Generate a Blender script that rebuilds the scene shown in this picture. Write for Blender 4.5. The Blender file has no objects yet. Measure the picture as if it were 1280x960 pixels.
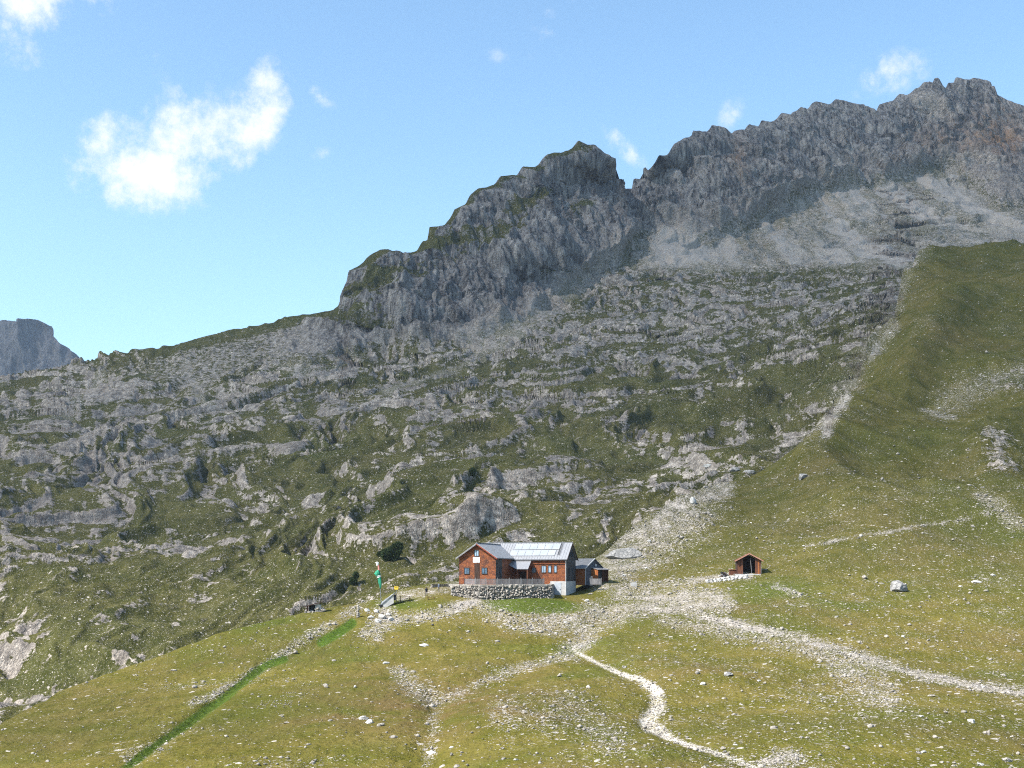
import bpy, bmesh, math, random
import numpy as np
from mathutils import Vector, Matrix, noise as mnoise
from concurrent.futures import ThreadPoolExecutor

random.seed(7)
rng = np.random.default_rng(11)
scene = bpy.context.scene
COL = scene.collection

# ------------------------------------------------------------------ camera
F = 1500.0            # focal length in picture units (picture 1280 wide)
CU, CV = 640.0, 720.0  # eye-level point: the lens is shifted upwards, camera level
cam_data = bpy.data.cameras.new('camera')
cam = bpy.data.objects.new('camera', cam_data)
COL.objects.link(cam)
cam.location = (0, 0, 0)
cam.rotation_euler = (math.radians(90), 0, 0)
cam_data.sensor_fit = 'HORIZONTAL'
cam_data.sensor_width = 36.0
cam_data.lens = 36.0 * F / 1280.0
cam_data.shift_y = (CV - 480.0) / 1280.0
cam_data.clip_start = 0.5
cam_data.clip_end = 20000
scene.camera = cam

# ------------------------------------------------------------------ light
SUN_EL = math.radians(46)
SUN_H = Vector((-0.84, -0.46, 0)).normalized()       # horizontal direction towards the sun
SUN_DIR = Vector((SUN_H.x * math.cos(SUN_EL), SUN_H.y * math.cos(SUN_EL), math.sin(SUN_EL)))
sd = bpy.data.lights.new('sun', 'SUN')
sd.energy = 5.0
sd.angle = math.radians(0.53)
sd.color = (1.0, 0.955, 0.89)
sun = bpy.data.objects.new('sun', sd)
COL.objects.link(sun)
sun.rotation_euler = SUN_DIR.to_track_quat('Z', 'Y').to_euler()
sun.location = (-300, -150, 500)

scene.view_settings.view_transform = 'Standard'
scene.view_settings.look = 'None'
scene.view_settings.gamma = 1.0
scene.view_settings.use_curve_mapping = False
scene.view_settings.exposure = 1.05
scene.cycles.use_denoising = False
scene.cycles.use_adaptive_sampling = True
scene.cycles.adaptive_threshold = 0.02
scene.cycles.filter_width = 1.1
scene.cycles.max_bounces = 4
scene.cycles.diffuse_bounces = 1
scene.cycles.glossy_bounces = 2
scene.cycles.volume_bounces = 0
scene.cycles.transparent_max_bounces = 6


# ------------------------------------------------------------------ node helper
class NT:
    def __init__(self, tree):
        self.t = tree; self.n = tree.nodes; self.l = tree.links
        self.n.clear()
    def node(self, kind, **kw):
        nd = self.n.new(kind)
        for k, v in kw.items():
            setattr(nd, k, v)
        return nd
    def put(self, sock, val):
        if val is None: return
        if isinstance(val, bpy.types.NodeSocket): self.l.new(val, sock)
        else: sock.default_value = val
    def math(self, op, a, b=None, c=None, clamp=False):
        nd = self.node('ShaderNodeMath', operation=op, use_clamp=clamp)
        self.put(nd.inputs[0], a); self.put(nd.inputs[1], b); self.put(nd.inputs[2], c)
        return nd.outputs[0]
    def vmath(self, op, a, b=None):
        nd = self.node('ShaderNodeVectorMath', operation=op)
        self.put(nd.inputs[0], a); self.put(nd.inputs[1], b)
        return nd.outputs[0]
    def noise(self, vec, scale, detail=6, rough=0.6, dist=0.0, lac=2.0):
        nd = self.node('ShaderNodeTexNoise')
        self.put(nd.inputs['Vector'], vec)
        nd.inputs['Scale'].default_value = scale; nd.inputs['Detail'].default_value = detail
        nd.inputs['Roughness'].default_value = rough; nd.inputs['Distortion'].default_value = dist
        nd.inputs['Lacunarity'].default_value = lac
        return nd.outputs['Fac']
    def voro(self, vec, scale, feature='F1', out='Distance', rand=1.0):
        nd = self.node('ShaderNodeTexVoronoi', feature=feature)
        self.put(nd.inputs['Vector'], vec)
        nd.inputs['Scale'].default_value = scale
        nd.inputs['Randomness'].default_value = rand
        return nd.outputs[out]
    def mix(self, fac, a, b, blend='MIX'):
        nd = self.node('ShaderNodeMix', data_type='RGBA', blend_type=blend)
        self.put(nd.inputs[0], fac)
        self.put(nd.inputs[6], a if isinstance(a, bpy.types.NodeSocket) else (*a, 1))
        self.put(nd.inputs[7], b if isinstance(b, bpy.types.NodeSocket) else (*b, 1))
        return nd.outputs[2]
    def step(self, x, lo, hi):
        nd = self.node('ShaderNodeMapRange', interpolation_type='SMOOTHSTEP')
        self.put(nd.inputs[0], x); self.put(nd.inputs[1], lo); self.put(nd.inputs[2], hi)
        return nd.outputs[0]
    def lin(self, x, lo, hi, a, b):
        nd = self.node('ShaderNodeMapRange')
        for i, v in enumerate((x, lo, hi, a, b)): self.put(nd.inputs[i], v)
        return nd.outputs[0]
    def scale(self, vec, s):
        nd = self.node('ShaderNodeMapping')
        self.put(nd.inputs[0], vec); nd.inputs['Scale'].default_value = s
        return nd.outputs[0]


# ------------------------------------------------------------------ world: sky with clouds
world = bpy.data.worlds.new('World')
scene.world = world
world.use_nodes = True
N = NT(world.node_tree)
sky = N.node('ShaderNodeTexSky', sky_type='NISHITA', sun_disc=False)
sky.sun_elevation = SUN_EL
sky.sun_rotation = math.atan2(SUN_DIR.x, SUN_DIR.y)
sky.altitude = 600
sky.air_density = 1.0
sky.dust_density = 1.3
sky.ozone_density = 1.0
tc = N.node('ShaderNodeTexCoord')
dvec = tc.outputs['Generated']
sep = N.node('ShaderNodeSeparateXYZ'); N.l.new(dvec, sep.inputs[0])
dx, dy, dz = sep.outputs
dyc = N.math('MAXIMUM', dy, 0.05)
gx = N.math('DIVIDE', dx, dyc); gz = N.math('DIVIDE', dz, dyc)
cn1 = N.noise(dvec, 18.0, 8, 0.68)
cn3 = N.noise(dvec, 3.4, 3, 0.55)
# each cloud lobe: centre (u, v), half-axes, tilt, strength
LOBES = [(182, 212, 88, 46, -2, .92), (232, 168, 82, 48, 10, .82), (140, 175, 50, 32, 20, .72),
         (315, 155, 74, 34, 52, .86), (332, 106, 46, 24, 60, .7),
         (214, 108, 56, 17, -64, .5), (398, 120, 36, 15, -40, .42), (398, 192, 26, 15, 10, .32), (74, 214, 26, 18, -20, .32),
         (40, 5, 100, 34, 4, .75), (20, 60, 44, 28, -30, .5), (690, 25, 72, 30, 50, .40),
         (620, 68, 36, 20, 0, .28), (765, 170, 62, 15, -42, .5), (912, 145, 46, 22, 60, .34), (1105, 94, 85, 34, 12, .42)]
acc = None
for (cu, cv, a, b, tilt, s) in LOBES:
    ex = N.math('SUBTRACT', gx, (cu - CU) / F); ez = N.math('SUBTRACT', gz, (CV - cv) / F)
    ct, st = math.cos(math.radians(tilt)), math.sin(math.radians(tilt))
    p = N.math('ADD', N.math('MULTIPLY', ex, ct * F / a), N.math('MULTIPLY', ez, st * F / a))
    q = N.math('SUBTRACT', N.math('MULTIPLY', ez, ct * F / b), N.math('MULTIPLY', ex, st * F / b))
    d2 = N.math('ADD', N.math('MULTIPLY', p, p), N.math('MULTIPLY', q, q))
    g = N.math('MULTIPLY', N.math('POWER', math.e, N.math('MULTIPLY', d2, -0.75)), s)
    acc = g if acc is None else N.math('SMOOTH_MAX', acc, g, 0.15)
front = N.step(dy, 0.1, 0.3)
acc = N.math('MULTIPLY', acc, front)
detail = N.math('MULTIPLY', N.math('SUBTRACT', cn1, 0.5), 2.5)
dens = N.math('ADD', acc, N.math('MULTIPLY', detail, N.math('MULTIPLY', N.math('ADD', N.step(acc, 0.03, 0.4), 0.0), 1.0)))
cl = N.step(dens, 0.28, 1.05)
away = N.math('SUBTRACT', 1.0, front)     # behind the camera the same scattered cloud goes on
cl2 = N.math('MULTIPLY', N.step(N.math('ADD', cn3, N.math('MULTIPLY', N.math('SUBTRACT', cn1, .5), .5)), 0.58, 0.80), away)
cl2 = N.math('MULTIPLY', cl2, N.step(dz, 0.02, 0.2))
cloudfac = N.math('MINIMUM', N.math('ADD', cl, cl2), 0.97)
SKY_STRENGTH = 0.14
skyc = N.mix(1.0, sky.outputs[0], (0.92, 1.06, 1.04), 'MULTIPLY')
CLOUD = 0.60 / SKY_STRENGTH
col = N.mix(cloudfac, skyc, (CLOUD * .95, CLOUD * .97, CLOUD))
bg = N.node('ShaderNodeBackground'); N.l.new(col, bg.inputs[0]); bg.inputs[1].default_value = SKY_STRENGTH
wo = N.node('ShaderNodeOutputWorld'); N.l.new(bg.outputs[0], wo.inputs[0])

# ------------------------------------------------------------------ numpy noise
_perm = rng.permutation(256).astype(np.int32); _perm = np.concatenate([_perm, _perm, _perm])
_g = rng.normal(size=(256, 3)).astype(np.float32); _g /= np.linalg.norm(_g, axis=1)[:, None]

def _pn(p):
    i = np.floor(p).astype(np.int32); f = (p - i).astype(np.float32); i &= 255
    u = f * f * f * (f * (f * 6 - 15) + 10)
    out = None
    vals = []
    for dx_ in (0, 1):
        for dy_ in (0, 1):
            for dz_ in (0, 1):
                h = _perm[_perm[_perm[i[:, 0] + dx_] + i[:, 1] + dy_] + i[:, 2] + dz_]
                g = _g[h]
                vals.append(g[:, 0] * (f[:, 0] - dx_) + g[:, 1] * (f[:, 1] - dy_) + g[:, 2] * (f[:, 2] - dz_))
    ux, uy, uz = u[:, 0], u[:, 1], u[:, 2]
    z = [vals[k] + uz * (vals[k + 1] - vals[k]) for k in (0, 2, 4, 6)]
    y = [z[0] + uy * (z[1] - z[0]), z[2] + uy * (z[3] - z[2])]
    return (y[0] + ux * (y[1] - y[0])) * 1.55

def pnoise(p):
    p = np.ascontiguousarray(p, dtype=np.float64)
    chunks = np.array_split(p, max(4, len(p) // 60000))
    with ThreadPoolExecutor(4) as ex:
        return np.concatenate(list(ex.map(_pn, chunks)))

def fbm(x, y, z, scale, octs=4, gain=0.5, ridged=False, off=0.0):
    p = np.stack([x, y, z], 1).astype(np.float64) * scale + off
    amp, tot, out = 1.0, 0.0, 0.0
    for o in range(octs):
        n = pnoise(p)
        if ridged: n = 1.0 - 2.0 * np.abs(n)
        out = out + n * amp; tot += amp
        amp *= gain; p = p * 2.03 + 17.3
    return out / tot

def sstep(x, lo, hi):
    t = np.clip((x - lo) / (hi - lo), 0, 1); return t * t * (3 - 2 * t)

def poly_interp(pts, u):
    pts = np.array(pts, float); return np.interp(u, pts[:, 0], pts[:, 1])

def line_dist(u, v, pts):
    d = np.full(u.shape, 1e9)
    for (x0, y0), (x1, y1) in zip(pts[:-1], pts[1:]):
        ex, ey = x1 - x0, y1 - y0
        t = np.clip(((u - x0) * ex + (v - y0) * ey) / (ex * ex + ey * ey), 0, 1)
        d = np.minimum(d, np.hypot(u - x0 - t * ex, v - y0 - t * ey))
    return d

def blob(u, v, cu, cv, a, b, tilt=0.0):
    ct, st = math.cos(math.radians(tilt)), math.sin(math.radians(tilt))
    x, y = u - cu, cv - v
    p = (x * ct + y * st) / a; q = (-x * st + y * ct) / b
    return np.exp(-(p * p + q * q))

class TPS:
    """smooth surface through surveyed points: bearing, elevation -> log distance"""
    SU, SV = 420.0, 160.0
    def __init__(self, pts, smooth=2e-3):
        P = np.array(pts, float)
        self.p = np.stack([P[:, 0] / self.SU, P[:, 1] / self.SV], 1)
        n = len(P)
        d2 = ((self.p[:, None] - self.p[None]) ** 2).sum(2)
        K = 0.5 * d2 * np.log(d2 + 1e-12) + np.eye(n) * smooth
        A = np.zeros((n + 3, n + 3)); A[:n, :n] = K; A[:n, n] = 1; A[:n, n + 1:] = self.p
        A[n:, :n] = A[:n, n:].T
        self.w = np.linalg.solve(A, np.concatenate([np.log(P[:, 2]), [0, 0, 0]]))
    def __call__(self, u, v):
        u = np.asarray(u, float) / self.SU; v = np.asarray(v, float) / self.SV
        out = self.w[-3] + self.w[-2] * u + self.w[-1] * v
        for (a, b), w in zip(self.p, self.w[:-3]):
            d2 = (u - a) ** 2 + (v - b) ** 2
            out = out + w * 0.5 * d2 * np.log(d2 + 1e-12)
        return np.exp(out)

def survey_normals(tps, u, v):
    def pt(a, b):
        y = tps(a, b); return np.stack([(a - CU) / F * y, y, (CV - b) / F * y], 1)
    e = 5.0
    n = np.cross(pt(u + e, v) - pt(u - e, v), pt(u, v - e) - pt(u, v + e))
    n /= np.linalg.norm(n, axis=1, keepdims=True) + 1e-9
    n[n[:, 1] > 0] *= -1
    return n

# skyline of the near ground (knoll with the hut, and the grassy hill on the right)
S1 = [(-900, 1180), (-400, 1045), (0, 907), (75, 863), (160, 835), (220, 813), (280, 793), (340, 777), (400, 763),
      (440, 755), (475, 747), (500, 737), (520, 731), (545, 727), (575, 726), (590, 731), (712, 731), (724, 716), (740, 702),
      (770, 680), (800, 653), (850, 623), (880, 607), (920, 600), (1000, 583), (1032, 562), (1042, 519), (1073, 479),
      (1085, 442), (1117, 405), (1130, 353), (1150, 328), (1190, 313), (1240, 311), (1280, 314), (1400, 330), (1700, 420), (2200, 560)]
S2 = [(-900, 600), (-300, 525), (0, 480), (60, 468), (110, 452), (160, 447), (200, 440), (240, 428), (290, 418), (340, 408),
      (385, 398), (400, 394), (425, 385), (431, 373), (437, 347), (448, 334), (475, 323), (510, 319), (531, 309), (536, 293),
      (560, 278), (575, 262), (600, 238), (620, 229), (650, 216), (680, 200), (705, 190), (722, 185), (740, 188), (755, 196),
      (767, 198), (771, 210), (773, 238), (779, 243), (786, 240), (792, 226), (801, 217), (817, 200), (857, 172), (892, 161),
      (902, 165), (912, 174), (920, 166), (959, 154), (1019, 133), (1048, 129), (1078, 133), (1090, 142), (1102, 133),
      (1137, 116), (1155, 108), (1170, 102), (1180, 111), (1194, 102), (1212, 101), (1235, 107), (1244, 124), (1256, 130),
      (1280, 137), (1400, 170), (1800, 330), (2200, 500)]

P1 = [(-900, 1180, 150), (-400, 1045, 150), (-400, 1150, 105), (0, 1060, 92), (0, 960, 132), (0, 907, 165),
      (160, 960, 120), (160, 835, 205), (320, 1040, 88), (320, 960, 114), (200, 900, 152), (400, 900, 148), (545, 960, 112), (545, 900, 140),
      (640, 1040, 84), (640, 960, 106), (840, 960, 103), (1040, 1040, 84), (1040, 960, 103), (1280, 960, 108), (1280, 1040, 86),
      (640, 900, 136), (820, 900, 136), (1000, 900, 134), (1280, 900, 138),
      (300, 850, 184), (480, 850, 180), (640, 850, 172), (820, 850, 165), (1000, 850, 162), (1280, 850, 168),
      (260, 800, 218), (400, 800, 212), (560, 800, 208), (720, 800, 206), (860, 800, 198), (1000, 800, 194), (1280, 800, 198),
      (400, 765, 238), (480, 762, 236), (600, 760, 233), (690, 760, 234), (760, 760, 236), (900, 760, 226), (1000, 760, 222), (1280, 760, 224),
      (500, 740, 252), (560, 735, 252), (600, 749, 239.5), (650, 748, 240.5), (690, 744, 247), (600, 731, 280), (712, 731, 280),
      (745, 729, 257), (790, 729, 264), (860, 735, 250), (940, 716, 258), (1100, 720, 254), (1280, 720, 252),
      (740, 704, 292), (785, 692, 300), (800, 655, 332), (870, 650, 318), (870, 612, 366), (940, 680, 290), (1100, 680, 290), (1280, 680, 286),
      (1000, 640, 328), (1280, 640, 325), (920, 603, 372), (1000, 590, 378), (1150, 590, 372), (1280, 590, 368),
      (1060, 545, 430), (1115, 515, 456), (1280, 520, 440), (1075, 480, 500), (1200, 460, 505), (1280, 450, 505), (1090, 440, 545),
      (1120, 400, 590), (1200, 390, 580), (1280, 385, 570), (1150, 330, 680), (1190, 314, 715), (1280, 316, 690),
      (1700, 960, 112), (1700, 700, 262), (1700, 550, 420), (1700, 420, 600), (2200, 900, 140), (2200, 560, 440)]
P2 = [(-900, 1100, 200), (-900, 700, 400), (-900, 600, 640), (-400, 950, 220), (-400, 800, 300), (-400, 700, 390), (-300, 525, 850),
      (0, 980, 195), (0, 900, 245), (0, 800, 305), (0, 700, 390), (0, 600, 540), (0, 550, 650), (0, 505, 820), (0, 480, 900),
      (200, 900, 225), (200, 850, 260), (200, 780, 320), (200, 700, 400), (200, 600, 555), (200, 520, 740), (200, 470, 880), (200, 440, 915),
      (400, 840, 250), (400, 770, 300), (400, 700, 375), (400, 620, 490), (400, 540, 650), (400, 480, 800), (400, 445, 900), (400, 394, 940),
      (560, 800, 262), (560, 720, 322), (560, 650, 405), (560, 560, 560), (560, 490, 745), (560, 445, 880), (560, 400, 915), (560, 330, 980), (560, 278, 1010),
      (460, 450, 890), (460, 400, 915), (450, 334, 945), (640, 420, 900), (640, 330, 985), (640, 222, 1070),
      (700, 790, 270), (700, 700, 335), (700, 640, 405), (700, 560, 550), (700, 470, 760), (700, 400, 935), (700, 365, 1010), (700, 300, 1060), (720, 186, 1120),
      (770, 330, 1080), (770, 200, 1140), (800, 325, 1090), (815, 270, 1200), (800, 220, 1240),
      (900, 680, 340), (900, 610, 425), (900, 550, 545), (900, 470, 720), (900, 380, 950), (900, 330, 1090), (900, 303, 1170), (890, 240, 1230), (892, 161, 1290),
      (1040, 600, 440), (1060, 540, 500), (1075, 480, 560), (1040, 430, 730), (1040, 345, 1020), (1040, 300, 1170), (1040, 245, 1330), (1048, 129, 1450),
      (1130, 420, 660), (1140, 352, 880), (1150, 320, 1040), (1150, 270, 1260), (1150, 225, 1400), (1170, 103, 1540),
      (1280, 400, 760), (1280, 318, 1000), (1280, 275, 1240), (1280, 230, 1450), (1280, 137, 1590),
      (1700, 500, 640), (1700, 420, 840), (1700, 340, 1200), (1800, 330, 1400), (2200, 640, 480), (2200, 500, 800)]
tps1, tps2 = TPS(P1), TPS(P2)

def columns(step):
    a = np.arange(-24, 1304 + 1e-6, step)
    k = np.linspace(0, 1, 46)[1:] ** 1.6
    return np.concatenate([(-24 - 820 * k)[::-1], a, 1304 + 820 * k])

def smooth_curve(U, s, sig):
    return np.array([np.average(s, weights=np.exp(-((U - u0) / sig) ** 2) * np.gradient(U)) for u0 in U])

def rows(U, s, bot, nr, sig=26.0, decay=45.0):
    """row heights per column: exact at the crest, easing into a smoothed layout below it"""
    ss = smooth_curve(U, s, sig); bs = smooth_curve(U, bot, 60.0)
    t = np.linspace(0, 1, nr)[:, None]
    drop = t * (bs - ss)[None, :]
    return ss[None, :] + drop + (s - ss)[None, :] * np.exp(-drop / decay), bs

def grid_faces(nr, nc):
    i = np.arange(nr * nc).reshape(nr, nc)
    return np.stack([i[:-1, :-1], i[1:, :-1], i[1:, 1:], i[:-1, 1:]], -1).reshape(-1, 4)

def mesh_from_grid(name, P, nr, nc, attrs, mat, flip=False):
    faces = grid_faces(nr, nc)
    if flip: faces = faces[:, ::-1]
    me = bpy.data.meshes.new(name)
    me.vertices.add(len(P)); me.vertices.foreach_set('co', P.astype(np.float32).ravel())
    me.loops.add(faces.size); me.loops.foreach_set('vertex_index', faces.astype(np.int32).ravel())
    me.polygons.add(len(faces))
    me.polygons.foreach_set('loop_start', np.arange(0, faces.size, 4, dtype=np.int32))
    me.polygons.foreach_set('use_smooth', np.ones(len(faces), bool))
    me.update(calc_edges=True)
    for k, arr in attrs.items():
        at = me.color_attributes.new(k, 'FLOAT_COLOR', 'POINT')
        at.data.foreach_set('color', np.clip(arr, 0, 1).astype(np.float32).ravel())
    me.materials.append(mat)
    ob = bpy.data.objects.new(name, me); COL.objects.link(ob)
    return ob

def project(P):
    y = np.maximum(P[:, 1], 1.0)
    return CU + P[:, 0] / y * F, CV - P[:, 2] / y * F

def grid_normals(P, nr, nc):
    G = P.reshape(nr, nc, 3)
    a = np.gradient(G, axis=0); b = np.gradient(G, axis=1)
    n = np.cross(a, b); n /= np.linalg.norm(n, axis=2, keepdims=True) + 1e-9
    n = n.reshape(-1, 3)
    n[n[:, 2] < 0] *= -1
    return n


# ------------------------------------------------------------------ terrain material
def terrain_material():
    m = bpy.data.materials.new('alpine_ground'); m.use_nodes = True
    N = NT(m.node_tree)
    pos = N.node('ShaderNodeNewGeometry').outputs['Position']
    def attr(nm):
        a = N.node('ShaderNodeAttribute', attribute_name=nm)
        s = N.node('ShaderNodeSeparateColor'); N.l.new(a.outputs['Color'], s.inputs[0])
        return s.outputs[0], s.outputs[1], s.outputs[2], a.outputs['Alpha']
    rock, gravel, lush, dry = attr('cover')
    cliff, stain, path, grey = attr('stone')
    dull = attr('turf')[0]
    nf = N.noise(pos, 1.3, 6, 0.66)
    nfc = N.n[-1].outputs['Color']
    nm_ = N.noise(pos, 0.16, 6, 0.62)
    nb = N.noise(pos, 0.025, 4, 0.55)
    nt = N.noise(pos, 5.0, 4, 0.7)
    # grass: olive, brownish and fresh green stretches
    g1 = N.mix(N.step(nm_, 0.36, 0.64), (0.122, 0.111, 0.020), (0.190, 0.155, 0.038))
    g1 = N.mix(N.step(N.math('ADD', nb, N.math('MULTIPLY', N.math('SUBTRACT', nf, .5), .5)), 0.44, 0.62), g1, (0.096, 0.100, 0.019))
    g1 = N.mix(N.math('MULTIPLY', dry, N.step(N.math('ADD', nm_, N.math('MULTIPLY', nf, .3)), 0.42, 0.8)), g1, (0.160, 0.108, 0.046))
    g1 = N.mix(lush, g1, N.mix(N.step(nf, .38, .62), (0.040, 0.082, 0.010), (0.078, 0.130, 0.018)))
    g1 = N.mix(N.lin(nf, 0.25, 0.75, 0.55, 0.0), g1, (0.036, 0.040, 0.012))
    g1 = N.mix(N.step(nt, 0.56, 0.74), g1, (0.165, 0.146, 0.05))
    g1 = N.mix(N.math('MULTIPLY', dull, .8), g1, N.mix(N.step(N.math('ADD', N.math('MULTIPLY', nf, .6), N.math('MULTIPLY', nm_, .4)), .4, .62), (0.028, 0.033, 0.011), (0.082, 0.080, 0.031)))
    # rock
    p2 = N.scale(pos, (1, 1, 0.45))
    r1 = N.noise(p2, 0.34, 7, 0.68)
    r2 = N.noise(p2, 1.9, 6, 0.7)
    rc = N.mix(N.step(r1, 0.33, 0.66), (0.20, 0.174, 0.150), (0.44, 0.385, 0.33))
    rc = N.mix(N.step(r2, 0.40, 0.75), rc, (0.62, 0.56, 0.49))
    rc = N.mix(N.step(N.math('SUBTRACT', 1.0, r2), 0.54, 0.72), rc, (0.075, 0.07, 0.07))
    nk_ = N.noise(N.scale(pos, (1, 1, .8)), 0.5, 5, 0.72)
    streak = N.noise(N.scale(pos, (1, 1, 0.16)), 0.075, 6, 0.66)
    streak2 = N.noise(N.scale(pos, (1, 1, 0.22)), 0.33, 6, 0.68)
    cc = N.mix(N.step(streak, 0.34, 0.66), (0.062, 0.060, 0.062), (0.20, 0.188, 0.18))
    cc = N.mix(N.math('MULTIPLY', N.step(streak2, 0.40, 0.68), .85), cc, (0.30, 0.285, 0.27))
    cc = N.mix(N.step(N.math('SUBTRACT', 1.0, streak2), 0.51, 0.68), cc, (0.035, 0.036, 0.042))
    cc = N.mix(N.math('MULTIPLY', stain, N.step(streak, 0.36, 0.6)), cc, (0.27, 0.165, 0.10))
    rc = N.mix(N.math('MULTIPLY', N.step(nk_, .40, .60), .75), rc, (0.15, 0.132, 0.118))
    def blocks(vec, sc):
        nd = N.node('ShaderNodeTexVoronoi', feature='F1'); N.l.new(vec, nd.inputs['Vector']); nd.inputs['Scale'].default_value = sc
        cs = N.node('ShaderNodeSeparateColor'); N.l.new(nd.outputs['Color'], cs.inputs[0])
        return cs.outputs[0], nd.outputs['Distance']
    wob = N.vmath('ADD', pos, N.vmath('MULTIPLY', nfc, (1.6, 1.6, 1.6)))
    bk, bd = blocks(N.scale(wob, (1, .5, 1.3)), .42)
    bk2, bd2 = blocks(N.scale(wob, (1, .4, .38)), .20)
    rc = N.mix(1.0, rc, N.mix(bk, (.66, .65, .64), (1.28, 1.27, 1.26)), 'MULTIPLY')
    cc = N.mix(1.0, cc, N.mix(bk2, (.76, .77, .80), (1.32, 1.31, 1.29)), 'MULTIPLY')
    rc = N.mix(cliff, rc, cc)
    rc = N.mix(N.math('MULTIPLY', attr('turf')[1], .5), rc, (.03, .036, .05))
    rc = N.mix(N.math('MULTIPLY', grey, .55), rc, (0.155, 0.138, 0.13))
    # scree, gravel and trodden path
    sc = N.mix(N.step(nf, 0.35, 0.68), (0.22, 0.190, 0.165), (0.35, 0.312, 0.275))
    sc = N.mix(N.step(nt, 0.52, 0.68), sc, (0.42, 0.395, 0.365))
    sc = N.mix(path, sc, (0.52, 0.475, 0.41))
    # fine-grained edges between covers
    nk = N.noise(N.scale(pos, (1, 1, 1.6)), 0.30, 6, 0.72)
    e = N.math('ADD', N.math('MULTIPLY', N.math('SUBTRACT', nk, .5), 3.6), N.math('MULTIPLY', N.math('SUBTRACT', nf, .5), 1.2))
    rf = N.step(N.math('ADD', rock, N.math('MULTIPLY', e, N.math('SUBTRACT', .75, N.math('MULTIPLY', cliff, .4)))), 0.42, 0.58)
    vw = N.vmath('ADD', pos, N.vmath('MULTIPLY', nfc, (.5, .5, .5)))
    def stones(scale, k):
        nd = N.node('ShaderNodeTexVoronoi', feature='F1'); N.l.new(vw, nd.inputs['Vector']); nd.inputs['Scale'].default_value = scale
        cs = N.node('ShaderNodeSeparateColor'); N.l.new(nd.outputs['Color'], cs.inputs[0])
        hit = N.math('LESS_THAN', cs.outputs[0], N.math('MULTIPLY', gravel, k))
        rad = N.lin(cs.outputs[1], 0, 1, .30, .75)
        return N.math('MULTIPLY', hit, N.math('LESS_THAN', nd.outputs['Distance'], N.math('ADD', rad, N.math('MULTIPLY', N.step(gravel, .5, .9), .3)))), cs.outputs[2]
    s1, t1 = stones(4.2, .62); s2, t2 = stones(1.7, .30); s3, t3 = stones(8.5, .8)
    gf = N.math('MAXIMUM', N.math('MAXIMUM', s1, s2), N.math('MAXIMUM', s3, N.step(N.math('ADD', gravel, N.math('MULTIPLY', N.math('SUBTRACT', nf, .5), 1.2)), .80, 1.05)))
    sc = N.mix(N.math('MULTIPLY', s1, N.lin(t1, 0, 1, 0, .7)), sc, (0.46, 0.415, 0.365))
    sc = N.mix(N.math('MULTIPLY', s2, N.lin(t2, 0, 1, 0, .8)), sc, (0.46, 0.42, 0.37))
    c = N.mix(rf, g1, rc)
    c = N.mix(gf, c, sc)
    bs = N.node('ShaderNodeBsdfDiffuse')
    N.l.new(c, bs.inputs['Color'])
    bf = N.noise(pos, 1.3, 4, 0.66); br = N.noise(p2, 1.9, 3, 0.7); bstk = N.noise(N.scale(pos, (1, 1, 0.22)), 0.33, 4, 0.68)
    hb = N.math('ADD', N.math('MULTIPLY', bf, 0.8), N.math('MULTIPLY', N.math('MULTIPLY', br, rock), 1.8))
    hb = N.math('ADD', hb, N.math('MULTIPLY', N.math('MULTIPLY', bstk, cliff), 5.0))
    hb = N.math('ADD', hb, N.math('MULTIPLY', N.math('MULTIPLY', bd, rock), -1.1))
    hb = N.math('ADD', hb, N.math('MULTIPLY', N.math('MULTIPLY', bd2, cliff), -3.0))
    bp = N.node('ShaderNodeBump'); bp.inputs['Strength'].default_value = 0.9; bp.inputs['Distance'].default_value = 0.8
    N.l.new(hb, bp.inputs['Height']); N.l.new(bp.outputs[0], bs.inputs['Normal'])
    o = N.node('ShaderNodeOutputMaterial'); N.l.new(bs.outputs[0], o.inputs[0])
    return m
MAT_GROUND = terrain_material()


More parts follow.
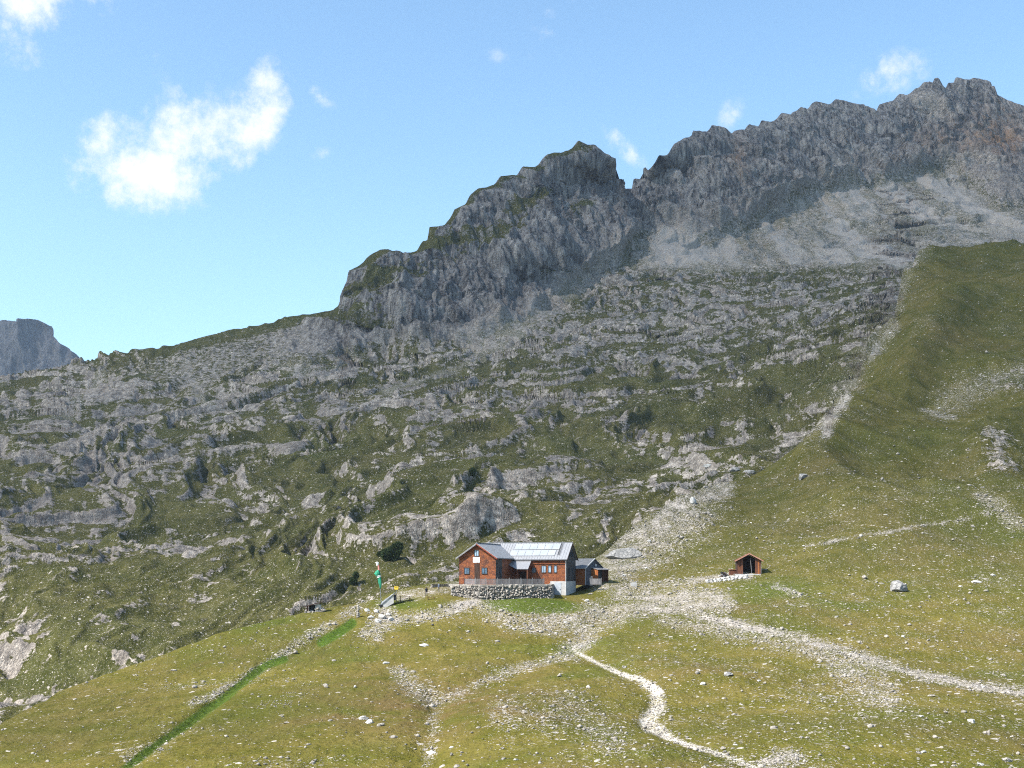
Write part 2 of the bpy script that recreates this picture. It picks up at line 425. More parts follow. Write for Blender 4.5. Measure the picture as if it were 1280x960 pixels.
# ------------------------------------------------------------------ near ground: knoll and grassy hill
def build_near():
    U = columns(1.4); nr, nc = 430, len(U)
    s = poly_interp(S1, U) + sstep(U, 980, 1030) * (fbm(U, U * 0, U * 0, 1 / 26., 4, .55, off=3) * 7)
    bot = np.maximum(1035, s + 60)
    V, bot = rows(U, s, bot, nr)
    UU = np.broadcast_to(U[None, :], V.shape)
    u, v = UU.ravel(), V.ravel()
    Y = tps1(u, v)
    X = (u - CU) / F * Y; Z = (CV - v) / F * Y
    # back side of the skyline: falls away behind
    nb = 14
    k = (np.arange(nb, 0, -1) / nb) ** 1.5
    Y0 = Y[:nc]; X0 = X[:nc]; Z0 = Z[:nc]
    flat = sstep(U, 560, 590) * (1 - sstep(U, 715, 735))
    Yb = Y0[None, :] + k[:, None] * 95.0
    Zb = Z0[None, :] - k[:, None] ** 1.25 * 52.0
    Xb = X0[None, :] * (Yb / Y0[None, :])
    X = np.concatenate([Xb.ravel(), X]); Y = np.concatenate([Yb.ravel(), Y]); Z = np.concatenate([Zb.ravel(), Z])
    NR = nr + nb
    u = np.concatenate([np.tile(U, nb), u]); v = np.concatenate([np.repeat(s[None, :], nb, 0).ravel(), v])
    # relief: hummocks, gullies and knobs
    far = sstep(Y, 240, 520)
    calm = np.maximum(blob(u, v, 650, 735, 130, 30), blob(u, v, 925, 722, 55, 16))      # building ground is level
    calm = np.maximum(calm, blob(u, v, 520, 748, 60, 18))
    calm = np.clip(calm * 1.5, 0, 1)
    h = fbm(X, Y, X * 0, 1 / 34., 4, .5) * (1.25 + 2.8 * far)
    h += fbm(X, Y, X * 0, 1 / 9., 3, .55, off=40) * (0.30 + 0.75 * far)
    h += fbm(X, Y * .5, X * 0, 1 / 3.0, 2, .5, off=90) * 0.26 + fbm(X, Y * .3, X * 0, 1 / 1.15, 2, .5, off=190) * 0.10
    h *= 1 - 0.9 * calm
    h += 1.5 * blob(u, v, 665, 885, 100, 32, 6) + 1.2 * blob(u, v, 430, 880, 120, 36, 10) + 1.0 * blob(u, v, 860, 846, 75, 14, -8)
    h += 1.1 * blob(u, v, 1150, 900, 120, 30, 0) + 1.2 * blob(u, v, 790, 945, 90, 16)
    h -= .55 * np.exp(-(line_dist(u, v, [(505, 842), (545, 876), (532, 965)]) / 26) ** 2)
    h -= 0.8 * np.exp(-(line_dist(u, v, [(545, 876), (620, 848), (700, 815), (760, 770)]) / 16) ** 2)
    h -= 0.7 * np.exp(-(line_dist(u, v, [(150, 965), (330, 830), (440, 782)]) / 7) ** 2)
    h -= 0.5 * np.exp(-(line_dist(u, v, [(715, 812), (770, 838), (818, 868), (806, 900), (842, 925), (945, 958)]) / 9) ** 2)
    # spurs and runnels down the hill on the right
    hill = sstep(u, 930, 1060) * (1 - sstep(v, 640, 730))
    h += hill * (11.0 * fbm(X, Y, X * 0, 1 / 95., 3, .5, True, off=5) + 2.0 * fbm(X * 1.0, Y * .4, X * 0, 1 / 22., 3, .5, off=7))
    h += 7 * np.exp(-(line_dist(u, v, [(1190, 400), (1125, 508), (1000, 578)]) / 26) ** 2) * sstep(u, 960, 1040)
    h -= 2.2 * hill * np.exp(-(line_dist(u, v, [(1135, 350), (1112, 420), (1078, 480), (1040, 530)]) / 12) ** 2)
    # outcrop on the right edge and the rubble fan
    oc = blob(u, v, 1245, 582, 32, 26) + blob(u, v, 1255, 620, 26, 14) + blob(u, v, 1268, 515, 20, 14)
    rub = sstep(blob(u, v, 845, 655, 75, 52, 35), .35, .7)
    h += oc * 2.2 * (0.6 + fbm(X, Y, Z, 1 / 5., 4, .6, True, off=3)) + rub * 0.9 * fbm(X, Y, Z, 1 / 3.5, 3, .6, True, off=8)
    edge = np.ones_like(h)
    Z = Z + h * edge
    P = np.stack([X, Y, Z], 1)
    pu, pv = project(P)
    behind = np.zeros(len(P), bool); behind[:nb * nc] = True
    # ---- cover masks, laid out on the ground
    w1 = fbm(X, Y, X * 0, 1 / 14., 4, .55, off=21) * 9; w2 = fbm(X, Y, X * 0, 1 / 14., 4, .55, off=61) * 5
    qu, qv = pu + w1, pv + w2
    brk = fbm(X, Y, X * 0, 1 / 7., 4, .6, off=121)
    gr = np.zeros_like(h)
    def add(pts, wd, s=1.0, soft=0.6):
        nonlocal gr
        d = line_dist(qu, qv, pts) + brk * wd * .9
        gr = np.maximum(gr, s * (1 - sstep(d, wd * (.7 - soft), wd * (1.15 + soft))))
    add([(455, 792), (500, 776), (560, 764), (600, 752)], 7, .85)
    add([(600, 752), (640, 772), (700, 778), (760, 768), (800, 758)], 15, .72)
    add([(700, 770), (735, 790), (715, 812)], 14, .75)
    add([(780, 745), (820, 752), (870, 748), (905, 753)], 15, .85)
    add([(800, 760), (850, 762), (900, 775), (1000, 800), (1080, 822), (1150, 842), (1220, 856), (1290, 868)], 7, .9)
    add([(830, 775), (930, 795), (1040, 820), (1110, 838)], 9, .55, .8)
    add([(740, 735), (800, 732), (900, 722), (935, 722)], 5, .7)
    add([(1040, 822), (1080, 858), (1110, 872)], 18, .62, .8)
    add([(860, 640), (820, 670), (770, 700)], 32, .75, .7)
    add([(905, 612), (870, 622), (850, 640)], 12, .8)
    add([(760, 695), (800, 662), (850, 628)], 8, .85)
    add([(1055, 497), (1040, 520), (1032, 540)], 9, .95, .4)
    add([(1134, 345), (1124, 385)], 4, .45, .9)
    add([(1118, 405), (1100, 432), (1088, 446)], 6, .7, .6)
    add([(1180, 505), (1235, 478), (1285, 465)], 14, .40, .9)
    add([(1150, 512), (1195, 523)], 3, .7)
    add([(1230, 620), (1270, 655)], 10, .6, .8)
    add([(1005, 683), (1060, 672), (1130, 661), (1180, 652), (1236, 643)], 1.7, .85, .5)
    add([(540, 876), (500, 845)], 11, .55, .9)
    add([(545, 877), (600, 852), (680, 826), (722, 812)], 6, .55, .8)
    add([(533, 960), (545, 900), (545, 877)], 6, .40, .9)
    add([(465, 745), (440, 765), (380, 800), (300, 850), (240, 880)], 5, .62, .8)
    add([(480, 765), (470, 790)], 12, .75)
    add([(500, 745), (530, 740), (575, 733)], 6, .75)
    add([(210, 925), (160, 950)], 8, .4, .9)
    add([(970, 730), (1000, 745)], 4, .6)
    add([(990, 948), (960, 955)], 14, .8)
    add([(640, 900), (720, 890), (760, 920)], 26, .34, .9)
    pth = np.zeros_like(h)
    d = brk * 2.6 + line_dist(pu + w1 * .5, pv + w2 * .5, [(715, 812), (742, 826), (775, 842), (800, 848), (820, 862), (822, 885), (808, 902), (838, 925), (900, 942), (950, 962)])
    wd = np.interp(pv, [810, 845, 862, 890, 915, 927, 960], [2.6, 3.4, 9, 11, 9, 3.6, 2.8])
    pth = (1 - sstep(d, wd * .45, wd * 1.35)) * (.62 + .38 * sstep(brk, -.5, .3))
    gr = np.maximum(gr, pth * .95)
    # stones sown thinly everywhere
    speck = fbm(X, Y, X * 0, 1 / 16., 3, .6, off=33)
    base = 0.015 + 0.12 * sstep(speck, 0., .6) + 0.05 * sstep(u, 640, 900) * sstep(v, 560, 700)
    brk2 = fbm(X, Y * .6, X * 0, 1 / 4.5, 3, .6, off=141)
    gr = gr * np.clip(.80 + .75 * brk2, .12, 1.15)
    gr = np.maximum(gr, base)
    gr = np.maximum(gr, pth * .9)
    lush = np.zeros_like(h)
    d = line_dist(pu + w1 * .3, pv + w2 * .3, [(150, 965), (205, 925), (270, 880), (330, 832), (355, 824)]) + brk * 2.5
    lush = np.maximum(lush, .95 - .95 * sstep(d, 3.2, 7.5))
    d = line_dist(pu, pv, [(402, 803), (425, 790), (440, 779)])
    lush = np.maximum(lush, (1 - sstep(d, 4, 8)))
    lush = np.maximum(lush, .75 * sstep(blob(pu, pv, 665, 757, 75, 13, -3), .3, .7))
    lush = np.maximum(lush, .6 * blob(pu, pv, 970, 735, 60, 16)); lush = np.maximum(lush, .7 * blob(pu, pv, 500, 755, 40, 8))
    lush = np.maximum(lush, .35 * blob(pu, pv, 800, 945, 160, 14))
    nl = fbm(X, Y, X * 0, 1 / 30., 3, .5, off=71)
    lush = np.maximum(lush, .4 * sstep(nl, .15, .6))
    gr = gr * (1 - .97 * sstep(lush, .7, .95))
    gr = gr * (1 - .75 * sstep(blob(pu, pv, 665, 757, 75, 13, -3), .35, .7))
    dry = np.clip(.25 + .9 * fbm(X, Y, X * 0, 1 / 26., 3, .5, off=55) + .55 * blob(pu, pv, 560, 890, 160, 50) + .5 * blob(pu, pv, 1180, 410, 40, 60, 60) + .5 * blob(pu, pv, 1000, 590, 90, 12, 18), 0, 1)
    rock = np.clip(sstep(oc, .25, .9) * .55, 0, 1)
    er = np.exp(-np.maximum(v - poly_interp(S1, u), 0) / 20.) * sstep(u, 985, 1030) * (1 - sstep(u, 1145, 1175))
    rock = np.maximum(rock, .62 * er * sstep(brk + .5 * brk2, -.15, .35)); gr = np.maximum(gr, .38 * er)
    rock = np.maximum(rock, .5 * sstep(blob(pu, pv, 1262, 470, 40, 16, 20) + blob(pu, pv, 1215, 560, 26, 12, -30), .4, .9) * sstep(brk2, -.2, .3))
    z0 = np.zeros_like(h)
    dull = sstep(Y, 215, 330) * .75 * (1 - blob(pu, pv, 660, 750, 140, 30)) + .5 * blob(pu, pv, 60, 900, 200, 60)
    att = {'cover': np.stack([rock, gr, lush, dry], 1), 'stone': np.stack([z0, z0, pth, z0], 1), 'turf': np.stack([dull, z0, z0, z0], 1)}
    ob = mesh_from_grid('meadow_ground', P, NR, nc, att, MAT_GROUND, flip=False)
    ob['kind'] = 'structure'; ob['label'] = 'stony grass knoll and grassy hill with paths in front of the mountain'
    rowpx = ((bot - s) / nr)
    wgt = np.concatenate([np.zeros(nb * nc), np.repeat(rowpx[None, :], nr, 0).ravel()])
    colpx = np.gradient(U); wgt = wgt * np.tile(colpx, NR)
    return dict(ob=ob, P=P, pu=pu, pv=pv, gr=gr, lush=lush, wgt=wgt, nr=NR, nc=nc)


# ------------------------------------------------------------------ far slope: karst hillside, scree and cliffs
CLIFF_BASE = [(-900, 500), (0, 470), (120, 470), (230, 500), (260, 505), (330, 460), (400, 462), (470, 452), (560, 442), (600, 428), (650, 412),
              (690, 378), (735, 352), (780, 330), (800, 298), (830, 300), (860, 312), (895, 306), (930, 292), (960, 268), (1000, 248),
              (1050, 238), (1100, 236), (1150, 222), (1190, 222), (1235, 258), (1250, 268), (1280, 262), (1400, 280), (2200, 560)]
def build_far():
    U = columns(1.4); nr, nc = 560, len(U)
    s = poly_interp(S2, U)
    bot = np.minimum(poly_interp(S1, U) + 90, 1150)
    V, bot = rows(U, s, bot, nr)
    u = np.broadcast_to(U[None, :], V.shape).ravel(); v = V.ravel()
    Y = tps2(u, v); X = (u - CU) / F * Y; Z = (CV - v) / F * Y
    nb = 12
    k = (np.arange(nb, 0, -1) / nb) ** 1.4
    Y0, X0, Z0 = Y[:nc], X[:nc], Z[:nc]
    Yb = Y0[None, :] + k[:, None] * 260.0; Zb = Z0[None, :] - k[:, None] * 190.0; Xb = X0[None, :] * (Yb / Y0[None, :])
    X = np.concatenate([Xb.ravel(), X]); Y = np.concatenate([Yb.ravel(), Y]); Z = np.concatenate([Zb.ravel(), Z])
    NR = nr + nb
    u = np.concatenate([np.tile(U, nb), u]); v = np.concatenate([np.repeat(s[None, :], nb, 0).ravel(), v])
    sk = np.concatenate([np.tile(s, nb), np.tile(s, nr)])
    nv = survey_normals(tps2, u[nb * nc:], v[nb * nc:])
    n = np.concatenate([np.tile(nv[:nc], (nb, 1)), nv])
    wv = fbm(X, Y * .5, Z, 1 / 40., 4, .55, off=3)
    cb = poly_interp(CLIFF_BASE, u + wv * 14) + wv * 14
    cliff = 1 - sstep(v, cb - 10, cb + 6)
    cliff *= .62 * sstep(u, 60, 240) + .38 * sstep(u, 300, 450)
    scree_zone = sstep(u, 770, 830) * sstep(v, cb - 4, cb + 8) * (1 - sstep(v + wv * 12, poly_interp([(700, 345), (900, 332), (1100, 336), (1200, 320), (1280, 315), (2200, 400)], u), poly_interp([(700, 350), (900, 352), (1100, 352), (1200, 325), (1280, 322), (2200, 410)], u)))
    gul = 1 - sstep(line_dist(u + wv * 6, v, [(765, 330), (640, 420), (590, 435)]), 8, 20)
    karst = (1 - cliff) * (1 - scree_zone)
    crease = np.exp(-np.maximum(poly_interp(S1, u) - v, 0) / 26.) * sstep(u, 930, 1010) * (1 - sstep(u, 1140, 1170))
    # -- outcrops: rock ribs that climb to the right, broken by grassy benches
    scl = 0.55 + Y / 900.
    wx = fbm(X, Y, Z, 1 / 75., 3, .45, off=13); wx2 = fbm(X, Y, Z, 1 / 26., 2, .45, off=31)
    ph = np.radians(np.interp(u, [-300, 100, 450, 800, 1200], [14, 28, 62, 58, 50])) + wx * .5
    al = X * np.cos(ph) + Y * np.sin(ph) + wx2 * 7
    ac = Y * np.cos(ph) - X * np.sin(ph) + wx * 14 + wx2 * 5
    def stair(w, lam, sharp):
        q = w / lam; f = np.floor(q); r = q - f
        st = sstep(r, .5 - .5 * sharp, .5 + .5 * sharp)
        ris = np.exp(-((r - .5) / (.34 * sharp + .05)) ** 2)
        return (f + st - q) * lam, ris
    d1, r1 = stair(Z - np.interp(u, [0, 300, 500], [.12, .22, .38]) * (X - 60) + wx * 22 + wx2 * 6.5, 15.0, .5)
    amp = sstep(fbm(X, Y, Z, 1 / 38., 4, .6, off=77), -.15, .40)
    d0, r0 = stair(Z - np.interp(u, [0, 300, 500], [.12, .25, .42]) * (X - 60) + wx * 18 + wx2 * 7 + 2, 5.6, .7)
    amp0 = sstep(fbm(X, Y, Z, 1 / 22., 4, .6, off=97), -.15, .38)
    z_ = al * 0
    fs = np.clip(Y / 520., .7, 1.8)
    o1 = fbm(al / 3.2, ac, z_, 1 / 40., 5, .55, off=101)
    o2 = fbm(al / 2.6 / fs, ac / fs, z_, 1 / 13., 4, .56, off=131)
    o3 = fbm(X / fs, Y * .22 / fs, Z * .6 / fs, 1 / 4.0, 4, .6, off=151)
    out = o1 * .80 + o2 * .70 + o3 * .42 + (r1 * amp + r0 * amp0) * .22 - .10
    rough = fbm(X, Y * .38, Z * .5, 1 / 12., 4, .6, True, off=51)
    rough2 = fbm(X / fs, Y * .25 / fs, Z / fs, 1 / 3.6, 3, .62, True, off=57)
    rockamt = karst * sstep(out, -.06, .26)
    q1 = fbm(al / 2.2, ac, z_, 1 / 40., 2, .4, off=101); q2 = fbm(al / 1.9 / fs, ac / fs, z_, 1 / 13., 2, .3, off=131)
    dz = karst * (d1 * amp * .70 + d0 * amp0 * .62 + 3.0 * sstep(q1, -.12, .2) + 1.0 * fs * sstep(q2, -.15, .3) + .12 * fs * o3)
    dn = karst * (rough * (.35 + .45 * rockamt) + rough2 * (.03 + .20 * rockamt) + .10 * fs * o3 * rockamt) * scl
    dz *= 1 - .8 * crease; dn = dn * (1 - .6 * crease)
    # large swales and spurs
    dn += (1 - cliff) * (fbm(al / 1.6, ac, z_, 1 / 120., 3, .5, off=9) * 13 + fbm(al / 1.8, ac, z_, 1 / 52., 3, .5, True, off=29) * 2.5)
    # -- cliffs: buttresses, chimneys and flutes, bedding steps
    arc = X + .35 * Y + fbm(X, Y, Z, 1 / 50., 4, .55, off=201) * 16
    lean = Z * np.interp(u, [420, 620, 800, 1000, 1280], [-.25, .1, .35, .2, .0])
    b1 = fbm(arc + lean, X * 0, Z * .3, 1 / 120., 3, .5, True, off=15)
    b2 = fbm(arc + lean, Y * .3, Z * .35, 1 / 44., 4, .55, True, off=25)
    b3 = fbm(arc, Y * .5, Z * .45, 1 / 15., 4, .6, off=35)
    b4 = fbm(X, Y, Z * .8, 1 / 6.5, 4, .62, True, off=45)
    bed, _ = stair(Z + .30 * X + wx * 20 + wx2 * 7, 25.0, .45)
    kc = cliff * (.35 + .65 * sstep(u, 300, 470))
    dn += kc * (b1 * 20 + b2 * 11 + b3 * 3.6 + b4 * 1.5 + sstep(fbm(arc, Y, Z * .6, 1 / 30., 4, .6, off=211), -.03, .08) * 4.5)
    dn += scree_zone * (1 - crease) * (fbm(X + wx2 * 9, z_, Z * .15, 1 / 42., 3, .5, True, off=65) * 4 + rough * .8 + rough2 * .4)
    top = np.exp(-np.maximum(v - sk, 0) / 16.) * cliff
    Zn = Z + dz + kc * bed * .35
    nd = n * dn[:, None]
    # keep the ridge line where it stands: near the crest move only level
    nd *= (1 - .85 * np.exp(-np.maximum(v - sk, 0) / 26.) * cliff)[:, None]
    jag = fbm(X, Y * 0, Z * 0, 1 / 17., 4, .62, off=5) * 1.8 + fbm(X, Y * 0, Z * 0, 1 / 60., 2, .5, True, off=6) * 1.0
    Zn += jag * top * np.where(u < 420, .5, 1.3)
    P = np.stack([X + nd[:, 0], Y + nd[:, 1], Zn + nd[:, 2]], 1)
    pu, pv = project(P)
    n2 = grid_normals(P, NR, nc)
    # slope away from the general lie of the ground tells rock from grass
    steep = 1 - n2[:, 2]
    base_st = 1 - n[:, 2]
    rel = steep - base_st
    rocky = np.interp(u, [-300, 0, 200, 350, 600, 900, 1100, 1300], [.18, .16, .10, .05, .05, .09, .04, 0])
    lower = sstep(v, 500, 660) * .16
    zone = fbm(X, Y, Z, 1 / 130., 4, .55, off=83) * .34
    pale = (.12 * blob(u, v, 850, 400, 260, 52) + .20 * blob(u, v, 640, 470, 190, 60, 15) + .16 * blob(u, v, 100, 620, 190, 120) + .2 * blob(u, v, 240, 705, 60, 22, -10)
            + .22 * blob(u, v, 590, 600, 110, 38, 30) + .28 * blob(u, v, 590, 680, 95, 34, 35) + .25 * blob(u, v, 250, 490, 190, 30))
    rock = .10 + out * 2.0 + np.clip(rel, -.25, .5) * 1.0 + (rocky + zone + pale - lower) * .9 + .12 * rough2
    # grassy stretches
    grass = (.5 * blob(u, v, 700, 580, 150, 16, 20) + .4 * blob(u, v, 420, 600, 90, 40, 35) + .35 * blob(u, v, 960, 520, 90, 40, 20) + .4 * blob(u, v, 150, 760, 170, 36, 5)
             + .5 * blob(u, v, 640, 640, 150, 14, 18) + .45 * blob(u, v, 860, 570, 70, 22, 5))
    rock = (rock - grass * .62 - .42 * crease) * karst
    # scree aprons & chutes
    chute = sstep(fbm(X + wx2 * 9, z_, Z * .12, 1 / 26., 4, .55, off=85), -.25, .2)
    gravel = scree_zone * (.42 + .52 * chute) + .5 * gul + .06
    gravel = np.maximum(gravel, .9 * sstep(blob(u, v, 845, 318, 50, 26, -15), .35, .7))
    gravel = np.maximum(gravel, .75 * sstep(blob(u, v, 1262, 300, 50, 26, -30), .3, .7))
    gravel = np.maximum(gravel, .5 * sstep(blob(u, v, 740, 330, 60, 22, 20), .3, .7) * (1 - cliff * .6))
    for pts, wd in (([(60, 540), (110, 500), (130, 470)], 7), ([(232, 460), (248, 500), (270, 520)], 5), ([(360, 470), (420, 480), (440, 450)], 6), ([(480, 500), (560, 470), (640, 430)], 6)):
        gravel = np.maximum(gravel, .5 * (1 - sstep(line_dist(u + wv * 12, v, pts), wd * .4, wd * 1.8)))
    gravel = np.maximum(gravel, .42 * crease * sstep(rough, -.3, .5))
    # green ledges on the cliffs
    led = (sstep(v - sk, -2, 2) * (1 - sstep(v - sk, 4, 16)) * np.interp(u, [0, 150, 400, 440, 470, 520, 600, 690, 720, 760, 2000], [.3, .6, .8, .4, .9, .9, .35, .55, .4, 0, 0])
           + .95 * blob(u, v, 545, 317, 60, 11, 12) + .95 * blob(u, v, 480, 368, 46, 14, 16) + .8 * blob(u, v, 648, 268, 30, 15, 25) + .7 * blob(u, v, 480, 410, 60, 12, -10)
           + .55 * blob(u, v, 715, 280, 16, 10) + .5 * blob(u, v, 600, 320, 60, 10, 25) + .5 * blob(u, v, 690, 355, 40, 10) + .55 * blob(u, v, 300, 420, 160, 9, 9))
    flat2 = sstep(n2[:, 2], .30, .62)
    crock = cliff * (1.12 - led * (1.05 + .6 * flat2) - .25 * flat2 * (u < 800))
    rock = np.maximum(rock, crock) + scree_zone * (.45 - .3 * sstep(fbm(X, Y, Z, 1 / 40., 3, .5, off=44), .05, .4))
    stain = np.clip(cliff * (.95 * blob(u, v, 1235, 190, 45, 40) + .8 * blob(u, v, 768, 250, 10, 30) + .75 * blob(u, v, 912, 215, 10, 30) + .6 * blob(u, v, 1160, 195, 30, 22)), 0, 1)
    dark = cliff * (.35 + .65 * sstep(u, 300, 450))
    dark = np.clip(dark * (1 - .9 * sstep(blob(u, v, 1152, 140, 18, 34, 35) + blob(u, v, 1215, 222, 40, 9, -20), .25, .75)), 0, 1)  # sunlit patches on the upper cliff put into its colour as paler rock
    dark *= 1 - .45 * sstep(v - (cb - 34), 0, 30) * (u > 560)
    lush = np.clip(.42 * sstep(fbm(X, Y, Z, 1 / 55., 3, .5, off=19), .05, .5) + .5 * blob(u, v, 390, 570, 40, 16) + .6 * led * cliff, 0, .6) * .7
    dry = np.clip(.35 + .9 * fbm(X, Y, Z, 1 / 35., 3, .5, off=29), 0, 1)
    grey = np.clip(sstep(fbm(X, Y, Z, 1 / 45., 4, .6, off=39), -.1, .55) * .8 + .7 * blob(u, v, 100, 640, 160, 110) + .8 * blob(u, v, 410, 545, 45, 22) + .6 * blob(u, v, 690, 520, 60, 20, 20), 0, 1) * karst
    att = {'cover': np.stack([rock, gravel, lush, dry], 1), 'stone': np.stack([dark, stain, u * 0, grey], 1), 'turf': np.stack([u * 0 + 1, u * 0, u * 0, u * 0], 1)}
    ob = mesh_from_grid('mountain_slope', P, NR, nc, att, MAT_GROUND)
    ob['kind'] = 'structure'; ob['label'] = 'limestone mountain with grey cliffs, scree aprons and grassy rock ledges'
    return dict(ob=ob, P=P, pu=pu, pv=pv, nr=NR, nc=nc)


# ------------------------------------------------------------------ blue peak far off on the left
def build_peak():
    SK = [(-500, 470), (-300, 430), (-120, 420), (-30, 410), (0, 404), (12, 403), (25, 407), (38, 409), (46, 405), (58, 405), (70, 411), (74, 422), (85, 434), (97, 441),
          (106, 449), (118, 462), (150, 492), (240, 560)]
    U = np.arange(-500, 241, 1.6); nr, nc = 90, len(U)
    s = poly_interp(SK, U); t = np.linspace(0, 1, nr)
    V = s[None, :] + t[:, None] * (640 - s)[None, :]
    u = np.broadcast_to(U[None, :], V.shape).ravel(); v = V.ravel()
    Y = 3300 - (v - s.min()) * 1.3
    nb = 8; k = np.arange(nb, 0, -1) / nb
    X = (u - CU) / F * Y; Z = (CV - v) / F * Y
    Y0, X0, Z0 = Y[:nc], X[:nc], Z[:nc]
    Yb = Y0[None, :] + k[:, None] * 500.0; Zb = Z0[None, :] - k[:, None] * 520.0; Xb = X0[None, :] * (Yb / Y0[None, :])
    X = np.concatenate([Xb.ravel(), X]); Y = np.concatenate([Yb.ravel(), Y]); Z = np.concatenate([Zb.ravel(), Z])
    vs = np.concatenate([np.zeros(nb * nc), (v - np.tile(s, nr))])
    d = fbm(X, X * 0, Z * .25, 1 / 150., 4, .55, True, off=2) * 90 + fbm(X + Z * .3, Y * .3, Z * .4, 1 / 60., 4, .6, True, off=12) * 22
    Y = Y - d
    Z = Z + np.exp(-vs / 6) * fbm(X, X * 0, X * 0, 1 / 40., 4, .6, off=22) * 9
    P = np.stack([X, Y, Z], 1)
    o = np.ones(len(P)); z = o * 0
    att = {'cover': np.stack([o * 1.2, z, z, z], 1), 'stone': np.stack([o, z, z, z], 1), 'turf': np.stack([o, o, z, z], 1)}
    ob = mesh_from_grid('distant_peak', P, nr + nb, nc, att, MAT_GROUND)
    ob['kind'] = 'structure'; ob['label'] = 'distant blue-grey rock peak behind the left ridge'

def build_base():
    # ground under and behind the camera, and the valley floor far below, out of the picture
    U = np.linspace(-420, 420, 85); T = np.linspace(-420, 98, 60)
    x, y = np.meshgrid(U, T); x = x.ravel(); y = y.ravel()
    z = np.where(y > 0, -1.75 - .205 * y, -1.75 + .22 * np.abs(y) ** 1.02) + fbm(x, y, x * 0, 1 / 40., 4, .5, off=8) * np.clip(np.hypot(x, y) / 60, 0, 1) * 2.0
    z -= .0006 * np.maximum(np.abs(x) - 60, 0) ** 1.7
    one = np.ones_like(x)
    att = {'cover': np.stack([one * 0, one * .2, one * .1, one * .3], 1), 'stone': np.zeros((len(x), 4))}
    ob = mesh_from_grid('near_meadow', np.stack([x, y, z], 1), 60, 85, att, MAT_GROUND)
    ob['kind'] = 'structure'; ob['label'] = 'grass slope below the viewpoint'
    U = np.linspace(-4200, 4200, 43); T = np.linspace(-2500, 4400, 36)
    x, y = np.meshgrid(U, T); x = x.ravel(); y = y.ravel(); one = np.ones_like(x)
    z = -150 - 14 * (1 + fbm(x, y, x * 0, 1 / 900., 3, .5, off=1))
    att = {'cover': np.stack([one * 0, one * .1, one * .2, one * .2], 1), 'stone': np.zeros((len(x), 4))}
    ob = mesh_from_grid('valley_floor', np.stack([x, y, z], 1), 36, 43, att, MAT_GROUND)
    ob['kind'] = 'structure'; ob['label'] = 'grass valley floor far below the mountain'

NEAR = build_near()
FAR = build_far()
build_peak()
build_base()

def build_haze():
    m = bpy.data.materials.new('mountain_air'); m.use_nodes = True
    N = NT(m.node_tree)
    pv_ = N.node('ShaderNodeVolumePrincipled')
    pv_.inputs['Color'].default_value = (0.66, 0.80, 1.0, 1)
    pv_.inputs['Density'].default_value = HAZE
    pv_.inputs['Anisotropy'].default_value = 0.2
    o = N.node('ShaderNodeOutputMaterial'); N.l.new(pv_.outputs[0], o.inputs['Volume'])
    x0, x1, y0, y1, z0, z1 = -4300, 4300, -2600, 4500, -182, 790
    vs = [(x, y, z) for z in (z0, z1) for y in (y0, y1) for x in (x0, x1)]
    fs = [(0, 2, 3, 1), (4, 5, 7, 6), (0, 1, 5, 4), (2, 6, 7, 3), (0, 4, 6, 2), (1, 3, 7, 5)]
    me = bpy.data.meshes.new('haze'); me.from_pydata(vs, [], fs); me.materials.append(m)
    ob = bpy.data.objects.new('haze', me); COL.objects.link(ob)
    ob['kind'] = 'stuff'; ob['label'] = 'thin blue mountain air over the whole valley'; ob['category'] = 'haze'
def build_cloud(name, label, centre, lumps, density):
    m = bpy.data.materials.get('cloud_vapour')
    if m is None:
        m = bpy.data.materials.new('cloud_vapour'); m.use_nodes = True
        N = NT(m.node_tree)
        v_ = N.node('ShaderNodeVolumePrincipled'); v_.inputs['Color'].default_value = (.98, .98, .98, 1); v_.inputs['Density'].default_value = density
        o = N.node('ShaderNodeOutputMaterial'); N.l.new(v_.outputs[0], o.inputs['Volume'])
    bm = bmesh.new(); bmesh.ops.create_icosphere(bm, subdivisions=6, radius=1.0)
    me = bpy.data.meshes.new(name); bm.to_mesh(me); bm.free()
    p = np.empty(len(me.vertices) * 3, np.float32); me.vertices.foreach_get('co', p); p = p.reshape(-1, 3).astype(float)
    sx, sy, sz = lumps
    rho2 = np.clip(p[:, 0] ** 2 + p[:, 1] ** 2, 0, 1)
    r = 1 + .16 * fbm(p[:, 0], p[:, 1], p[:, 2], 1.9, 4, .5, off=centre[0] % 50)
    q = p * r[:, None]
    q[:, 2] = np.sign(p[:, 2]) * (1 - rho2) ** .55 * np.where(p[:, 2] < 0, .35, 1.0) * (1 + .5 * fbm(p[:, 0], p[:, 1], p[:, 2], 3.1, 4, .55, off=centre[0] % 50 + 9))
    q = q * np.array([sx, sy, sz])
    me.vertices.foreach_set('co', q.astype(np.float32).ravel()); me.polygons.foreach_set('use_smooth', np.ones(len(me.polygons), bool)); me.update()
    me.materials.append(m)
    ob = bpy.data.objects.new(name, me); COL.objects.link(ob); ob.location = centre
    ob['kind'] = 'structure'; ob['label'] = label
    return ob
def over(x, y, z, h):      # the place up towards the sun from a point of the ground
    k = (h - z) / SUN_DIR.z
    return (x + SUN_DIR.x * k, y + SUN_DIR.y * k, h)
build_cloud('cloud', 'broad white cloud drifting high above the mountain, over the top of the picture', over(300, 1110, 60, 1700), (1800, 880, 420), 0.0021)
build_cloud('cloud', 'small white cloud added out of view to shade the distant peak', over(-1500, 3250, 500, 2400), (1000, 900, 300), 0.0021)  # second cloud, unseen, added only to darken the distant peak
HAZE = 0.00006
build_haze()

